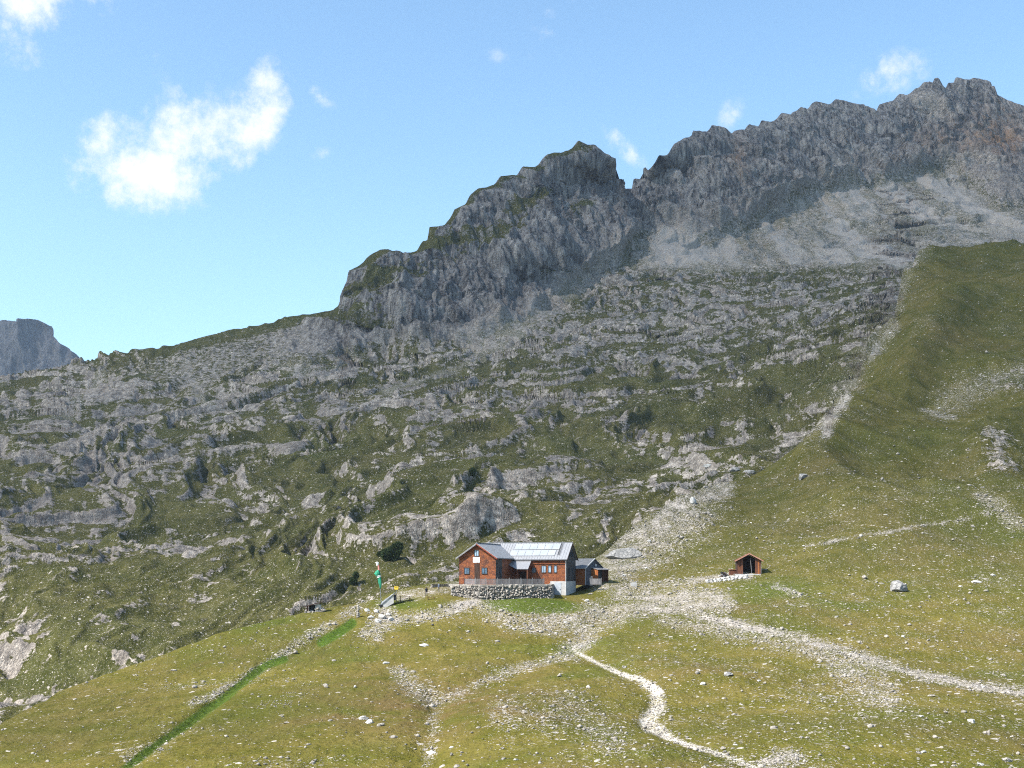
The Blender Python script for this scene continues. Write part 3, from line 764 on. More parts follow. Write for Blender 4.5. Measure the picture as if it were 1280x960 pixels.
# ================================================================== small helpers for built things
class MB:
    def __init__(self): self.v = []; self.f = []
    def add(self, vs, fs):
        o = len(self.v); self.v += [tuple(p) for p in vs]; self.f += [tuple(i + o for i in q) for q in fs]; return self
    def box(self, x0, x1, y0, y1, z0, z1, M=None):
        vs = [Vector((x, y, z)) for z in (z0, z1) for y in (y0, y1) for x in (x0, x1)]
        if M is not None: vs = [M @ p for p in vs]
        return self.add(vs, [(0, 2, 3, 1), (4, 5, 7, 6), (0, 1, 5, 4), (2, 6, 7, 3), (0, 4, 6, 2), (1, 3, 7, 5)])
    def prism(self, poly, axis, a, b):
        """poly: 2-D outline; axis 'x' -> outline in (y,z), 'y' -> (x,z), 'z' -> (x,y)"""
        n = len(poly)
        def pt(p, t): return {'x': (t, p[0], p[1]), 'y': (p[0], t, p[1]), 'z': (p[0], p[1], t)}[axis]
        vs = [pt(p, a) for p in poly] + [pt(p, b) for p in poly]
        fs = [tuple(range(n)), tuple(range(2 * n - 1, n - 1, -1))] + [(i, i + n, (i + 1) % n + n, (i + 1) % n) for i in range(n)]
        return self.add(vs, fs)
    def slab(self, quad, th):
        """a flat four-cornered plate with thickness th below it"""
        q = [Vector(p) for p in quad]; n = (q[1] - q[0]).cross(q[2] - q[0]).normalized()
        if n.z < 0: n = -n
        vs = q + [p - n * th for p in q]
        return self.add(vs, [(0, 1, 2, 3), (7, 6, 5, 4)] + [(i, i + 4, (i + 1) % 4 + 4, (i + 1) % 4) for i in range(4)])
    def tube(self, pts, r, n=6, r2=None):
        pts = [Vector(p) for p in pts]; rings = []
        for i, p in enumerate(pts):
            d = (pts[min(i + 1, len(pts) - 1)] - pts[max(i - 1, 0)]).normalized()
            a = d.orthogonal().normalized(); b = d.cross(a)
            rr = r + ((r2 if r2 is not None else r) - r) * i / max(1, len(pts) - 1)
            rings.append([p + (a * math.cos(2 * math.pi * k / n) + b * math.sin(2 * math.pi * k / n)) * rr for k in range(n)])
        vs = [p for ring in rings for p in ring]; fs = []
        for i in range(len(pts) - 1):
            for k in range(n):
                fs.append((i * n + k, i * n + (k + 1) % n, (i + 1) * n + (k + 1) % n, (i + 1) * n + k))
        fs.append(tuple(range(n - 1, -1, -1))); fs.append(tuple((len(pts) - 1) * n + k for k in range(n)))
        return self.add(vs, fs)
    def build(self, name, mat, parent=None, smooth=False, bevel=0):
        me = bpy.data.meshes.new(name); me.from_pydata(self.v, [], self.f)
        bm = bmesh.new(); bm.from_mesh(me); bmesh.ops.recalc_face_normals(bm, faces=bm.faces)
        if bevel: bmesh.ops.bevel(bm, geom=list(bm.edges), offset=bevel, segments=1, affect='EDGES')
        bm.to_mesh(me); bm.free()
        if smooth: me.polygons.foreach_set('use_smooth', np.ones(len(me.polygons), bool))
        me.materials.append(mat); me.update()
        ob = bpy.data.objects.new(name, me); COL.objects.link(ob)
        if parent is not None: ob.parent = parent
        return ob

def tag(o, label, cat, group=None):
    o['label'] = label; o['category'] = cat
    if group: o['group'] = group
    return o
def thing(name, label, cat, loc, rz=0.0, group=None):
    o = bpy.data.objects.new(name, None); COL.objects.link(o)
    o.empty_display_size = .3; o.location = loc; o.rotation_euler = (0, 0, rz)
    return tag(o, label, cat, group)

def at(u, v, Y): return Vector(((u - CU) / F * Y, Y, (CV - v) / F * Y))
_nm = NEAR['wgt'] > 0
_NP, _NU, _NV = NEAR['P'][_nm], NEAR['pu'][_nm], NEAR['pv'][_nm]
_FP, _FU, _FV = FAR['P'], FAR['pu'], FAR['pv']
def ground(u, v, far=False):
    P, U, V = (_FP, _FU, _FV) if far else (_NP, _NU, _NV)
    d = (U - u) ** 2 + (V - v) ** 2
    idx = np.argpartition(d, 12)[:12]
    i = idx[np.argmin(P[idx, 1])]
    return Vector(P[i])
def ground_z(x, y):
    d = (_NP[:, 0] - x) ** 2 + (_NP[:, 1] - y) ** 2
    i = np.argpartition(d, 3)[:3]
    return float(_NP[i, 2].min())

# ------------------------------------------------------------------ materials of built things
def mat(name, c1, c2=None, scale=2.0, rough=.85, stretch=(1, 1, 1), metallic=0.0, bump=0.0, lo=.35, hi=.65, obj=True, spec=.3):
    m = bpy.data.materials.new(name); m.use_nodes = True
    N = NT(m.node_tree)
    bs = N.node('ShaderNodeBsdfPrincipled')
    if c2 is None:
        c2 = tuple(x * .72 for x in c1)
    co = N.node('ShaderNodeTexCoord').outputs['Object'] if obj else N.node('ShaderNodeNewGeometry').outputs['Position']
    n = N.noise(N.scale(co, stretch), scale, 5, .65)
    N.l.new(N.mix(N.step(n, lo, hi), c1, c2), bs.inputs['Base Color'])
    bs.inputs['Roughness'].default_value = rough; bs.inputs['Metallic'].default_value = metallic
    bs.inputs['Specular IOR Level'].default_value = spec
    if bump:
        b = N.node('ShaderNodeBump'); b.inputs['Strength'].default_value = .8; b.inputs['Distance'].default_value = bump
        N.l.new(n, b.inputs['Height']); N.l.new(b.outputs[0], bs.inputs['Normal'])
    o = N.node('ShaderNodeOutputMaterial'); N.l.new(bs.outputs[0], o.inputs[0])
    return m

def shingle_mat(name, cols, dark):
    """small wooden shingles in courses, each its own tone, weathered in patches"""
    m = bpy.data.materials.new(name); m.use_nodes = True
    N = NT(m.node_tree)
    co = N.node('ShaderNodeTexCoord').outputs['Object']
    s = N.node('ShaderNodeSeparateXYZ'); N.l.new(co, s.inputs[0])
    along = N.math('ADD', s.outputs[0], N.math('MULTIPLY', s.outputs[1], 1.0))
    cx = N.node('ShaderNodeCombineXYZ'); N.l.new(along, cx.inputs[0]); N.l.new(s.outputs[2], cx.inputs[1])
    br = N.node('ShaderNodeTexBrick'); N.l.new(cx.outputs[0], br.inputs['Vector'])
    br.inputs['Color1'].default_value = (*cols[0], 1); br.inputs['Color2'].default_value = (*cols[1], 1); br.inputs['Mortar'].default_value = (*dark, 1)
    br.inputs['Scale'].default_value = 1.0; br.inputs['Brick Width'].default_value = .30; br.inputs['Row Height'].default_value = .25; br.inputs['Mortar Size'].default_value = .012
    n = N.noise(co, 1.4, 6, .68)
    c = N.mix(N.step(n, .50, .70), br.outputs['Color'], cols[2])
    n2 = N.noise(co, .5, 5, .65)
    c = N.mix(N.math('MULTIPLY', N.step(n2, .48, .72), .8), c, dark)
    n3 = N.noise(co, 4.2, 3, .6)
    c = N.mix(N.math('MULTIPLY', N.step(n3, .56, .68), .6), c, tuple(min(1, x * 1.6) for x in cols[1]))
    bs = N.node('ShaderNodeBsdfPrincipled'); N.l.new(c, bs.inputs['Base Color']); bs.inputs['Roughness'].default_value = .8
    b = N.node('ShaderNodeBump'); b.inputs['Distance'].default_value = .03; N.l.new(br.outputs['Fac'], b.inputs['Height']); b.invert = True
    N.l.new(b.outputs[0], bs.inputs['Normal'])
    o = N.node('ShaderNodeOutputMaterial'); N.l.new(bs.outputs[0], o.inputs[0])
    return m

def rock_mat(name, lo, hi, dark):
    m = bpy.data.materials.new(name); m.use_nodes = True
    N = NT(m.node_tree)
    pos = N.node('ShaderNodeNewGeometry').outputs['Position']
    n1 = N.noise(pos, 1.6, 6, .68); n2 = N.noise(pos, .45, 4, .6)
    c = N.mix(N.step(n1, .34, .66), lo, hi)
    c = N.mix(N.math('MULTIPLY', N.step(n2, .5, .7), .6), c, dark)
    e = N.voro(pos, 1.1, 'DISTANCE_TO_EDGE')
    c = N.mix(N.math('SUBTRACT', 1.0, N.step(e, 0.0, .05)), c, tuple(x * .6 for x in dark))
    bs = N.node('ShaderNodeBsdfDiffuse'); N.l.new(c, bs.inputs['Color'])
    b = N.node('ShaderNodeBump'); b.inputs['Distance'].default_value = .15; N.l.new(n1, b.inputs['Height']); N.l.new(b.outputs[0], bs.inputs['Normal'])
    o = N.node('ShaderNodeOutputMaterial'); N.l.new(bs.outputs[0], o.inputs[0])
    return m

M_SHINGLE = shingle_mat('larch_shingles', ((.165, .043, .013), (.30, .090, .022), (.09, .024, .010)), (.028, .012, .009))
M_SHINGLE_GREY = shingle_mat('weathered_shaded_shingles', ((.040, .038, .040), (.055, .050, .050), (.03, .026, .025)), (.018, .017, .018))  # weathered grey, with the shade of the sun-averted walls put into the colour
M_PANEL_WOOD = mat('orange_boards', (.36, .13, .035), (.24, .07, .02), 3, .75, (1, 1, .2))
M_DARK_WOOD = mat('dark_wood', (.055, .03, .02), (.03, .017, .012), 3, .85, (1, 1, .2))
M_BROWN_WOOD = mat('brown_boards', (.15, .058, .028), (.085, .032, .018), 3, .85, (1, 1, .2))
M_GREY_WOOD = mat('silvered_wood', (.24, .23, .23), (.13, .125, .13), 3, .9, (1, 1, .25))
M_RED_WOOD = mat('red_bargeboard', (.26, .055, .03), (.18, .04, .022), 3, .7)
M_ROOF = mat('zinc_roof', (.33, .335, .35), (.26, .265, .28), 1.2, .5, (6, .4, 1), .35, spec=.4)
M_ROOF_DARK = mat('dark_zinc', (.14, .143, .15), (.095, .098, .104), 1.5, .5, metallic=.3)
M_SEAM = mat('roof_seam', (.27, .28, .30), None, 2, .5, metallic=.4)
M_SOLAR = mat('solar_glass', (.56, .58, .61), (.49, .52, .55), .6, .22, metallic=.5, spec=.6)
M_SOLAR_FRAME = mat('aluminium', (.50, .51, .53), (.42, .43, .45), 2, .45, metallic=.5)
M_GLASS = mat('window_glass', (.10, .17, .25), (.05, .09, .14), 1.5, .12, spec=.8)
M_GLASS_PALE = mat('window_glass_sky', (.30, .42, .54), (.16, .24, .33), 1.3, .15, spec=.8)
M_FRAME = mat('window_frame', (.07, .055, .05), None, 3)
M_FRAME_WHITE = mat('pale_frame', (.5, .5, .5), (.4, .4, .4), 3)
M_WHITE = mat('white_board', (.80, .80, .80), (.74, .74, .74), 2, .6)
M_CONCRETE = mat('concrete', (.48, .47, .45), (.37, .36, .35), 1.2, .9, bump=.02)
M_CONCRETE_GREY = mat('grey_concrete', (.22, .235, .25), (.17, .18, .19), 1.2, .9)
M_STEEL_DOOR = mat('grey_door', (.40, .43, .46), (.34, .37, .40), 1, .6)
M_METAL = mat('grey_steel', (.30, .31, .33), (.22, .23, .25), 3, .5, metallic=.6)
M_STONE = rock_mat('limestone', (.24, .217, .19), (.43, .39, .34), (.13, .12, .115))
M_STONE_PALE = rock_mat('white_limestone', (.46, .44, .41), (.60, .58, .55), (.30, .28, .27))
M_STONE_GREY = rock_mat('grey_limestone', (.20, .195, .19), (.36, .345, .33), (.09, .09, .09))
M_GREEN_CLOTH = mat('green_cloth', (.02, .20, .115), (.03, .27, .16), 2, .8)
M_WHITE_CLOTH = mat('white_cloth', (.75, .76, .74), (.66, .67, .66), 2, .8)
M_RED_CLOTH = mat('red_cloth', (.50, .14, .12), (.62, .30, .26), 2, .8)
M_YELLOW = mat('yellow_sign', (.80, .55, .05), (.70, .46, .04), 2, .5)
M_BLACK = mat('black_paint', (.02, .02, .022), None, 2, .6)
M_ORANGE = mat('orange_top', (.60, .27, .13), (.50, .2, .1), 2, .7)
M_SKIN = mat('skin', (.42, .24, .17), None, 3, .6)
M_JACKET = mat('navy_jacket', (.018, .02, .032), None, 3, .8)
M_GREYCLOTH = mat('grey_jacket', (.09, .095, .11), None, 3, .8)
M_TROUSERS = mat('dark_trousers', (.03, .03, .034), None, 3, .85)
M_SHORTS_SKIN = M_SKIN
M_BLUE = mat('blue_cloth', (.10, .13, .19), (.06, .08, .12), 3, .8)

# ------------------------------------------------------------------ the hut
HUT = thing('mountain_hut', 'long red-brown shingled mountain hut with pale metal roof and solar panels', 'hut', at(707, 726, 250.0), math.radians(-18))
def window(parent, x, z, w, h, face, glass, frame=M_FRAME, panes=1, axis='y', t=.10, mull=True):
    """a window on a wall: face is the wall plane, the outside lies towards -y (axis 'y') or +x (axis 'x')"""
    def bx(mb, a0, a1, d0, d1, z0, z1):
        if axis == 'y': mb.box(a0, a1, face - d1, face - d0, z0, z1)
        else: mb.box(face + d0, face + d1, a0, a1, z0, z1)
    fr = MB(); e = .09
    bx(fr, x - w / 2 - e, x - w / 2, .0, t, z - h / 2 - e, z + h / 2 + e)
    bx(fr, x + w / 2, x + w / 2 + e, .0, t, z - h / 2 - e, z + h / 2 + e)
    bx(fr, x - w / 2, x + w / 2, .0, t, z + h / 2, z + h / 2 + e)
    bx(fr, x - w / 2, x + w / 2, .0, t + .05, z - h / 2 - e, z - h / 2)
    if mull: bx(fr, x - .03, x + .03, .035, t - .02, z - h / 2, z + h / 2)
    f = fr.build('window', frame, parent)
    g = MB(); bx(g, x - w / 2 + .002, x + w / 2 - .002, .004, .03, z - h / 2 + .002, z + h / 2 - .002)
    g.build('pane', glass, f)
    return f

LW, LE, RZ = -19.6, 4.8, 8.0            # long wing: left end, eave height, ridge height
w = MB(); w.prism([(0, -.9), (0, LE), (4, RZ - .1), (8, LE), (8, -.9)], 'x', LW + .02, -.04); w.build('wall', M_SHINGLE, HUT)
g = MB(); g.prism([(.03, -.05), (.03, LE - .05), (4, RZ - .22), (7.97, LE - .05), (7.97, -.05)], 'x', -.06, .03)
gw = g.build('gable_wall', M_SHINGLE_GREY, HUT); gw['label'] = 'dark weathered shingle gable end, shade put into its colour'
w = MB(); w.prism([(-19.56, -.9), (-19.56, 4.9), (-15.6, 7.55), (-11.64, 4.9), (-11.64, -.9)], 'y', -11.0, 3.0); w.build('wall', M_SHINGLE, HUT)
# dark sheet on the front wing's side, its shade put into the colour
s_ = MB(); s_.box(-11.66, -11.60, -10.95, -6.9, -.85, 4.6); o = s_.build('side_shade_panel', M_SHINGLE_GREY, HUT)
# roofs
r = MB()
k = (RZ - LE) / 4.0
r.slab([(LW - .35, -.55, LE - .55 * k + .12), (.45, -.55, LE - .55 * k + .12), (.45, 4.0, RZ + .12), (LW - .35, 4.0, RZ + .12)], .14)
r.slab([(LW - .35, 8.55, LE - .55 * k + .12), (.45, 8.55, LE - .55 * k + .12), (.45, 4.001, RZ + .118), (LW - .35, 4.001, RZ + .118)], .14)
roof = r.build('roof', M_ROOF, HUT)
sm = MB()
for i in range(33):
    x = LW + .3 + i * .6
    if x > .4: break
    sm.slab([(x, -.53, LE - .53 * k + .16), (x + .04, -.53, LE - .53 * k + .16), (x + .04, 3.97, RZ + .15), (x, 3.97, RZ + .15)], .05)
sm.build('seam', M_SEAM, roof)
rc = MB(); rc.box(LW - .35, .45, 3.86, 4.14, RZ + .10, RZ + .20); rc.build('ridge_cap', M_SEAM, roof)
bb = MB()
for (ya, yb) in ((-.58, 4.0), (8.58, 4.0)):
    za, zb = LE - .55 * k + .02, RZ + .02
    bb.add([(.46, ya, za), (.52, ya, za), (.52, yb, zb), (.46, yb, zb), (.46, ya, za - .24), (.52, ya, za - .24), (.52, yb, zb - .24), (.46, yb, zb - .24)],
           [(0, 1, 2, 3), (7, 6, 5, 4), (0, 4, 5, 1), (1, 5, 6, 2), (2, 6, 7, 3), (3, 7, 4, 0)])
bb.build('bargeboard', M_DARK_WOOD, HUT)
r = MB(); k2 = (7.6 - 4.9) / 4.0
r.slab([(-11.1, -11.6, 4.9 - .5 * k2 + .13), (-11.1, .8, 4.9 - .5 * k2 + .13), (-15.6, 4.2, 7.6 + .13), (-15.6, -11.6, 7.6 + .13)], .14)
r.slab([(-20.1, -11.6, 4.9 - .5 * k2 + .13), (-20.1, 2.5, 4.9 - .5 * k2 + .13), (-15.601, 4.2, 7.6 + .128), (-15.601, -11.6, 7.6 + .128)], .14)
roof2 = r.build('roof', M_ROOF, HUT)
sm = MB()
for i in range(20):
    y = -11.3 + i * .62; t = min(1, max(0, (y - .8) / 3.4))
    xe = -11.12 - 4.48 * t
    sm.slab([(xe, y, 4.9 + (-11.6 - xe - .0) * k2 + .17), (xe, y + .04, 4.9 + (-11.6 - xe) * k2 + .17), (-15.58, y + .04, 7.6 + .16), (-15.58, y, 7.6 + .16)], .05)
sm.build('seam', M_SEAM, roof2)
rc = MB(); rc.box(-15.75, -15.45, -11.6, 3.6, 7.69, 7.82); rc.build('ridge_cap', M_ROOF_DARK, roof2)
for sx, mt in ((1, M_RED_WOOD), (-1, M_GREY_WOOD)):
    b = MB(); xa, xb = -15.6 + sx * 4.5, -15.6
    za, zb = 4.9 - .5 * k2 + .02, 7.6 + .02
    b.add([(xa, -11.68, za), (xa, -11.61, za), (xb, -11.61, zb), (xb, -11.68, zb), (xa, -11.68, za - .26), (xa, -11.61, za - .26), (xb, -11.61, zb - .26), (xb, -11.68, zb - .26)],
          [(0, 1, 2, 3), (7, 6, 5, 4), (0, 4, 5, 1), (1, 5, 6, 2), (2, 6, 7, 3), (3, 7, 4, 0)])
    b.build('bargeboard', mt, HUT)
gt = MB(); gt.tube([(-11.0, -.66, LE - .55 * k - .02), (.45, -.66, LE - .55 * k - .02)], .09, 6); gt.tube([(-11.0, -11.5, 4.9 - .5 * k2 - .02), (-11.0, -.9, 4.9 - .5 * k2 - .02)], .09, 6)
gt.build('gutter', M_ROOF_DARK, HUT)
dp = MB(); dp.tube([(.10, -.14, LE - .5), (.10, -.14, -2.9)], .09, 6); dp.build('downpipe', M_FRAME_WHITE, HUT)
# solar panels: two rows on the front slope, each its own panel
def on_roof(x, t, lift): return (x, -.55 + t * 4.55, LE - .55 * k + .12 + t * 4.55 * k + lift)
for row, (t0, t1) in enumerate(((.18, .50), (.55, .87))):
    for i in range(6):
        x0 = -12.4 + i * 1.66 + .55 * row
        p = MB(); p.slab([on_roof(x0, t0, .16), on_roof(x0 + 1.6, t0, .16), on_roof(x0 + 1.6, t1, .16), on_roof(x0, t1, .16)], .06)
        sp = p.build('solar_panel', M_SOLAR_FRAME, HUT)
        p = MB(); p.slab([on_roof(x0 + .05, t0 + .012, .172), on_roof(x0 + 1.55, t0 + .012, .172), on_roof(x0 + 1.55, t1 - .012, .172), on_roof(x0 + .05, t1 - .012, .172)], .008)
        p.build('glass', M_SOLAR, sp)
ld = MB()
for q in (0, .35):
    ld.slab([on_roof(-1.9 + q, .2, .22), on_roof(-1.85 + q, .2, .22), on_roof(-1.85 + q, .93, .22), on_roof(-1.9 + q, .93, .22)], .05)
for i in range(9):
    t = .24 + i * .08
    ld.slab([on_roof(-1.88, t, .23), on_roof(-1.5, t, .23), on_roof(-1.5, t + .012, .23), on_roof(-1.88, t + .012, .23)], .04)
ld.build('roof_ladder', M_BLACK, HUT)
cp = MB(); cp.tube([(-17.6, 2.2, 6.0), (-17.6, 2.2, 8.3)], .28, 8); cp.build('flue', M_METAL, HUT)
# windows
for (x, wd, hh) in ((-4.75, .85, 1.35), (-3.45, .55, 1.35), (-2.2, .5, 1.35)):
    window(HUT, x, 2.45, wd, hh, 0.0, M_GLASS_PALE, M_FRAME, mull=wd > .7)
window(HUT, -15.75, 5.65, .85, 1.15, -11.0, M_GLASS_PALE)
window(HUT, -17.85, 2.05, 1.0, 1.15, -11.0, M_GLASS)
window(HUT, -14.05, 2.05, 1.05, 1.15, -11.0, M_GLASS)
for (y, z) in ((3.2, 5.6), (5.0, 5.6), (2.6, 2.2), (5.2, 2.2)):
    window(HUT, y, z, .7, .9, .03, M_GLASS, M_BLACK, axis='x')
window(HUT, -8.4, 2.1, .8, 1.1, -11.60, M_GLASS, M_FRAME, axis='x')
sg = MB(); sg.box(-16.5, -15.05, -11.10, -11.02, 3.75, 4.85); sgo = sg.build('sign_board', M_WHITE, HUT)
sgo['label'] = 'white sign board with a small faint emblem'
em = MB(); em.box(-15.87, -15.68, -11.106, -11.098, 4.28, 4.50); em.build('emblem', mat('faint_emblem', (.45, .56, .50)), sgo)
dd = MB(); dd.box(-16.2, -15.1, -11.055, -11.02, -.85, 3.55); dd.build('stained_boards', M_DARK_WOOD, HUT)
# porch in the corner between the wings
pr = MB(); pr.slab([(-9.6, -3.6, 2.45), (-7.1, -3.6, 2.45), (-7.4, -.02, 4.42), (-12.2, -.02, 4.42)], .12)
pr.add([(-9.62, -3.6, 2.45), (-12.2, -.02, 4.42), (-11.63, -2.6, 3.3)], [(0, 1, 2)])
po = pr.build('porch_roof', M_ROOF, HUT)
for x in (-9.5, -7.3):
    p = MB(); p.box(x - .09, x + .09, -3.5, -3.32, -.85, 2.42); p.build('porch_post', M_BROWN_WOOD, HUT)
p = MB(); p.box(-10.0, -8.2, -.09, -.01, -.85, 1.9); p.build('door', M_DARK_WOOD, HUT)
window(HUT, -6.9, 2.2, .7, .9, 0.0, M_GLASS)
# concrete cellar under the right end
b = MB(); b.box(-3.3, .06, -.10, 8.0, -3.7, -.10); bo = b.build('cellar', M_CONCRETE, HUT)
b = MB(); b.box(-2.35, -.95, -.16, -.11, -3.2, -.35); d_ = b.build('cellar_door', M_STEEL_DOOR, HUT)
b = MB(); b.box(-1.18, -1.10, -.22, -.17, -1.9, -1.65); b.build('handle', M_BLACK, d_)

# ------------------------------------------------------------------ annex behind the right end
ANX = thing('annex', 'small grey and orange wooden annex with lean-to behind the hut', 'annex', at(731.5, 727, 257.0), math.radians(-40))
ANX.scale = (.86, .86, .95)
w = MB(); w.prism([(0, -.8), (0, 3.2), (3.5, 5.15), (7, 3.2), (7, -.8)], 'x', -8, 0); w.build('wall', M_PANEL_WOOD, ANX)
g = MB(); g.prism([(.02, -.8), (.02, 3.15), (3.5, 5.05), (6.98, 3.15), (6.98, -.8)], 'x', .004, .07); g.build('gable_wall', mat('blue_grey_boards', (.085, .095, .115), (.055, .06, .075), 3, .85, (1, 1, .2)), ANX)
r = MB(); k3 = (5.15 - 3.2) / 3.5
r.slab([(-8.3, -.5, 3.2 - .5 * k3 + .12), (.45, -.5, 3.2 - .5 * k3 + .12), (.45, 3.5, 5.27), (-8.3, 3.5, 5.27)], .12)
r.slab([(-8.3, 7.5, 3.2 - .5 * k3 + .12), (.45, 7.5, 3.2 - .5 * k3 + .12), (.45, 3.501, 5.268), (-8.3, 3.501, 5.268)], .12)
r.build('roof', M_ROOF_DARK, ANX)
e = MB(); e.slab([(.40, -.52, 3.2 - .5 * k3 + .16), (.52, -.52, 3.2 - .5 * k3 + .16), (.52, 3.5, 5.31), (.40, 3.5, 5.31)], .2)
e.slab([(-8.3, -.60, 3.2 - .55 * k3 + .10), (.5, -.60, 3.2 - .55 * k3 + .10), (.5, -.46, 3.2 - .46 * k3 + .16), (-8.3, -.46, 3.2 - .46 * k3 + .16)], .12)
e.build('roof_edge', M_FRAME_WHITE, ANX)
p = MB(); p.tube([(.12, -.12, 3.0), (.12, -.12, -.8)], .07, 6); p.build('downpipe', M_FRAME_WHITE, ANX)
p = MB(); p.slab([(.1, 2.3, 3.25), (2.3, 2.3, 2.75), (2.3, 7.3, 2.75), (.1, 7.3, 3.25)], .1); p.build('lean_to_roof', M_GREY_WOOD, ANX)
p = MB(); p.box(.08, 2.1, 2.5, 2.6, -.8, 2.75); p.build('lean_to_wall', M_PANEL_WOOD, ANX)
p = MB(); p.box(.08, 2.1, 6.9, 7.0, -.8, 2.7); p.build('lean_to_wall', M_BROWN_WOOD, ANX)
for y in (4.6, 6.8):
    p = MB(); p.box(2.0, 2.14, y, y + .14, -.8, 2.75); p.build('post', M_BROWN_WOOD, ANX)
window(ANX, 4.4, 3.75, .8, .6, .07, M_FRAME_WHITE, M_FRAME, axis='x', mull=False)
FP = thing('fence_panel', 'short grey plank fence panel in front of the annex', 'fence', at(744.5, 729.5, 252.5), math.radians(-12))
for i in range(9):
    p = MB(); p.box(-1.1 + i * .245, -1.1 + i * .245 + .225, -.02, .02, -.2, 1.05); p.build('plank', M_GREY_WOOD, FP)
for x in (-1.25, 1.15):
    p = MB(); p.box(x, x + .1, .0, .1, -.5, 1.25); p.build('post', M_GREY_WOOD, FP)
PST = MB(); PST.box(-.28, .28, -.2, .2, -.5, 1.55, Matrix.Translation(at(739, 729.5, 254.2)))
tag(PST.build('gas_cabinet', M_GREY_WOOD), 'tall pale grey wooden box beside the annex wall', 'box')

# ------------------------------------------------------------------ terrace, its dry-stone wall and railing
WALL = [at(563, 735, 243.2), at(600, 731, 240.4), at(650, 731, 241.2), at(690, 731, 243.0), at(689.5, 731, 249.5)]
ZT = -1.72
deck = MB(); q = at(560, 731, 262)
deck.prism([(p.x, p.y) for p in WALL] + [(14.0, 262), (q.x, 262)], 'z', ZT - .4, ZT + .02)
dk = deck.build('terrace', mat('terrace_gravel', (.33, .30, .27), (.22, .20, .17), 1.5, .95, obj=False)); dk['kind'] = 'structure'
def wall_pt(d):
    for a, b in zip(WALL[:-1], WALL[1:]):
        L = math.hypot(b.x - a.x, b.y - a.y)
        if d <= L or b is WALL[-1]:
            t = min(d / L, 1.0); return a.x + (b.x - a.x) * t, a.y + (b.y - a.y) * t, math.atan2(b.y - a.y, b.x - a.x)
        d -= L
LEN = sum(math.hypot(b.x - a.x, b.y - a.y) for a, b in zip(WALL[:-1], WALL[1:]))
RW = thing('retaining_wall', 'rough dry-stone retaining wall below the hut terrace', 'wall', (WALL[1].x, WALL[1].y, -4.0))
core = MB(); stones_ = MB(); rnd = random.Random(5)
ICO = None
_b = bmesh.new(); bmesh.ops.create_icosphere(_b, subdivisions=1, radius=1.0)
ICO_V = np.array([v.co[:] for v in _b.verts]); ICO_F = [tuple(v.index for v in f.verts) for f in _b.faces]; _b.free()
off = Vector(RW.location)
n_seg = 40
for i in range(n_seg):
    x0, y0, a0 = wall_pt(LEN * i / n_seg); x1, y1, _ = wall_pt(LEN * (i + 1) / n_seg)
    nx, ny = -math.sin(a0), math.cos(a0)
    core.add([(x0 + nx * .3, y0 + ny * .3, -6), (x1 + nx * .3, y1 + ny * .3, -6), (x1 + nx * .9, y1 + ny * .9, -6), (x0 + nx * .9, y0 + ny * .9, -6),
              (x0 + nx * .3, y0 + ny * .3, ZT - .05), (x1 + nx * .3, y1 + ny * .3, ZT - .05), (x1 + nx * .9, y1 + ny * .9, ZT - .05), (x0 + nx * .9, y0 + ny * .9, ZT - .05)],
             [(0, 1, 5, 4), (4, 5, 6, 7), (2, 3, 7, 6), (0, 4, 7, 3), (1, 2, 6, 5), (3, 2, 1, 0)])
z = -5.6
while z < ZT - .1:
    d = rnd.random() * .4; hh = rnd.uniform(.26, .42)
    while d < LEN:
        wd = rnd.choice((.28, .4, .5, .7, 1.0)) * rnd.uniform(.8, 1.2)
        x, y, a = wall_pt(d + wd / 2); nx, ny = -math.sin(a), math.cos(a)
        zz = z + hh / 2 + rnd.uniform(-.16, .14); bt = rnd.uniform(-.05, .42) + (zz - ZT) * .10
        S = np.array([wd * .56, rnd.uniform(.28, .46), hh * rnd.uniform(.5, .95)])
        P = ICO_V * (1 + np.array([[rnd.uniform(-.22, .22)] for _ in range(12)])) * S
        ca, sa = math.cos(a + rnd.uniform(-.2, .2)), math.sin(a)
        P = np.stack([P[:, 0] * ca - P[:, 1] * sa + x + nx * (bt + .1), P[:, 0] * sa + P[:, 1] * ca + y + ny * (bt + .1), P[:, 2] + zz], 1)
        stones_.add(P, ICO_F); d += wd
    z += hh
for mb in (core, stones_): mb.v = [(p[0] - off.x, p[1] - off.y, p[2] - off.z) for p in mb.v]
core.build('core', M_STONE_GREY, RW)
so = stones_.build('stone_facing', M_STONE, RW); so['kind'] = 'stuff'
RL = thing('terrace_railing', 'grey picket railing with posts along the terrace wall', 'railing', (WALL[1].x, WALL[1].y, ZT))
off = Vector(RL.location)
ds = [3.0 + i * 2.42 for i in range(8)]
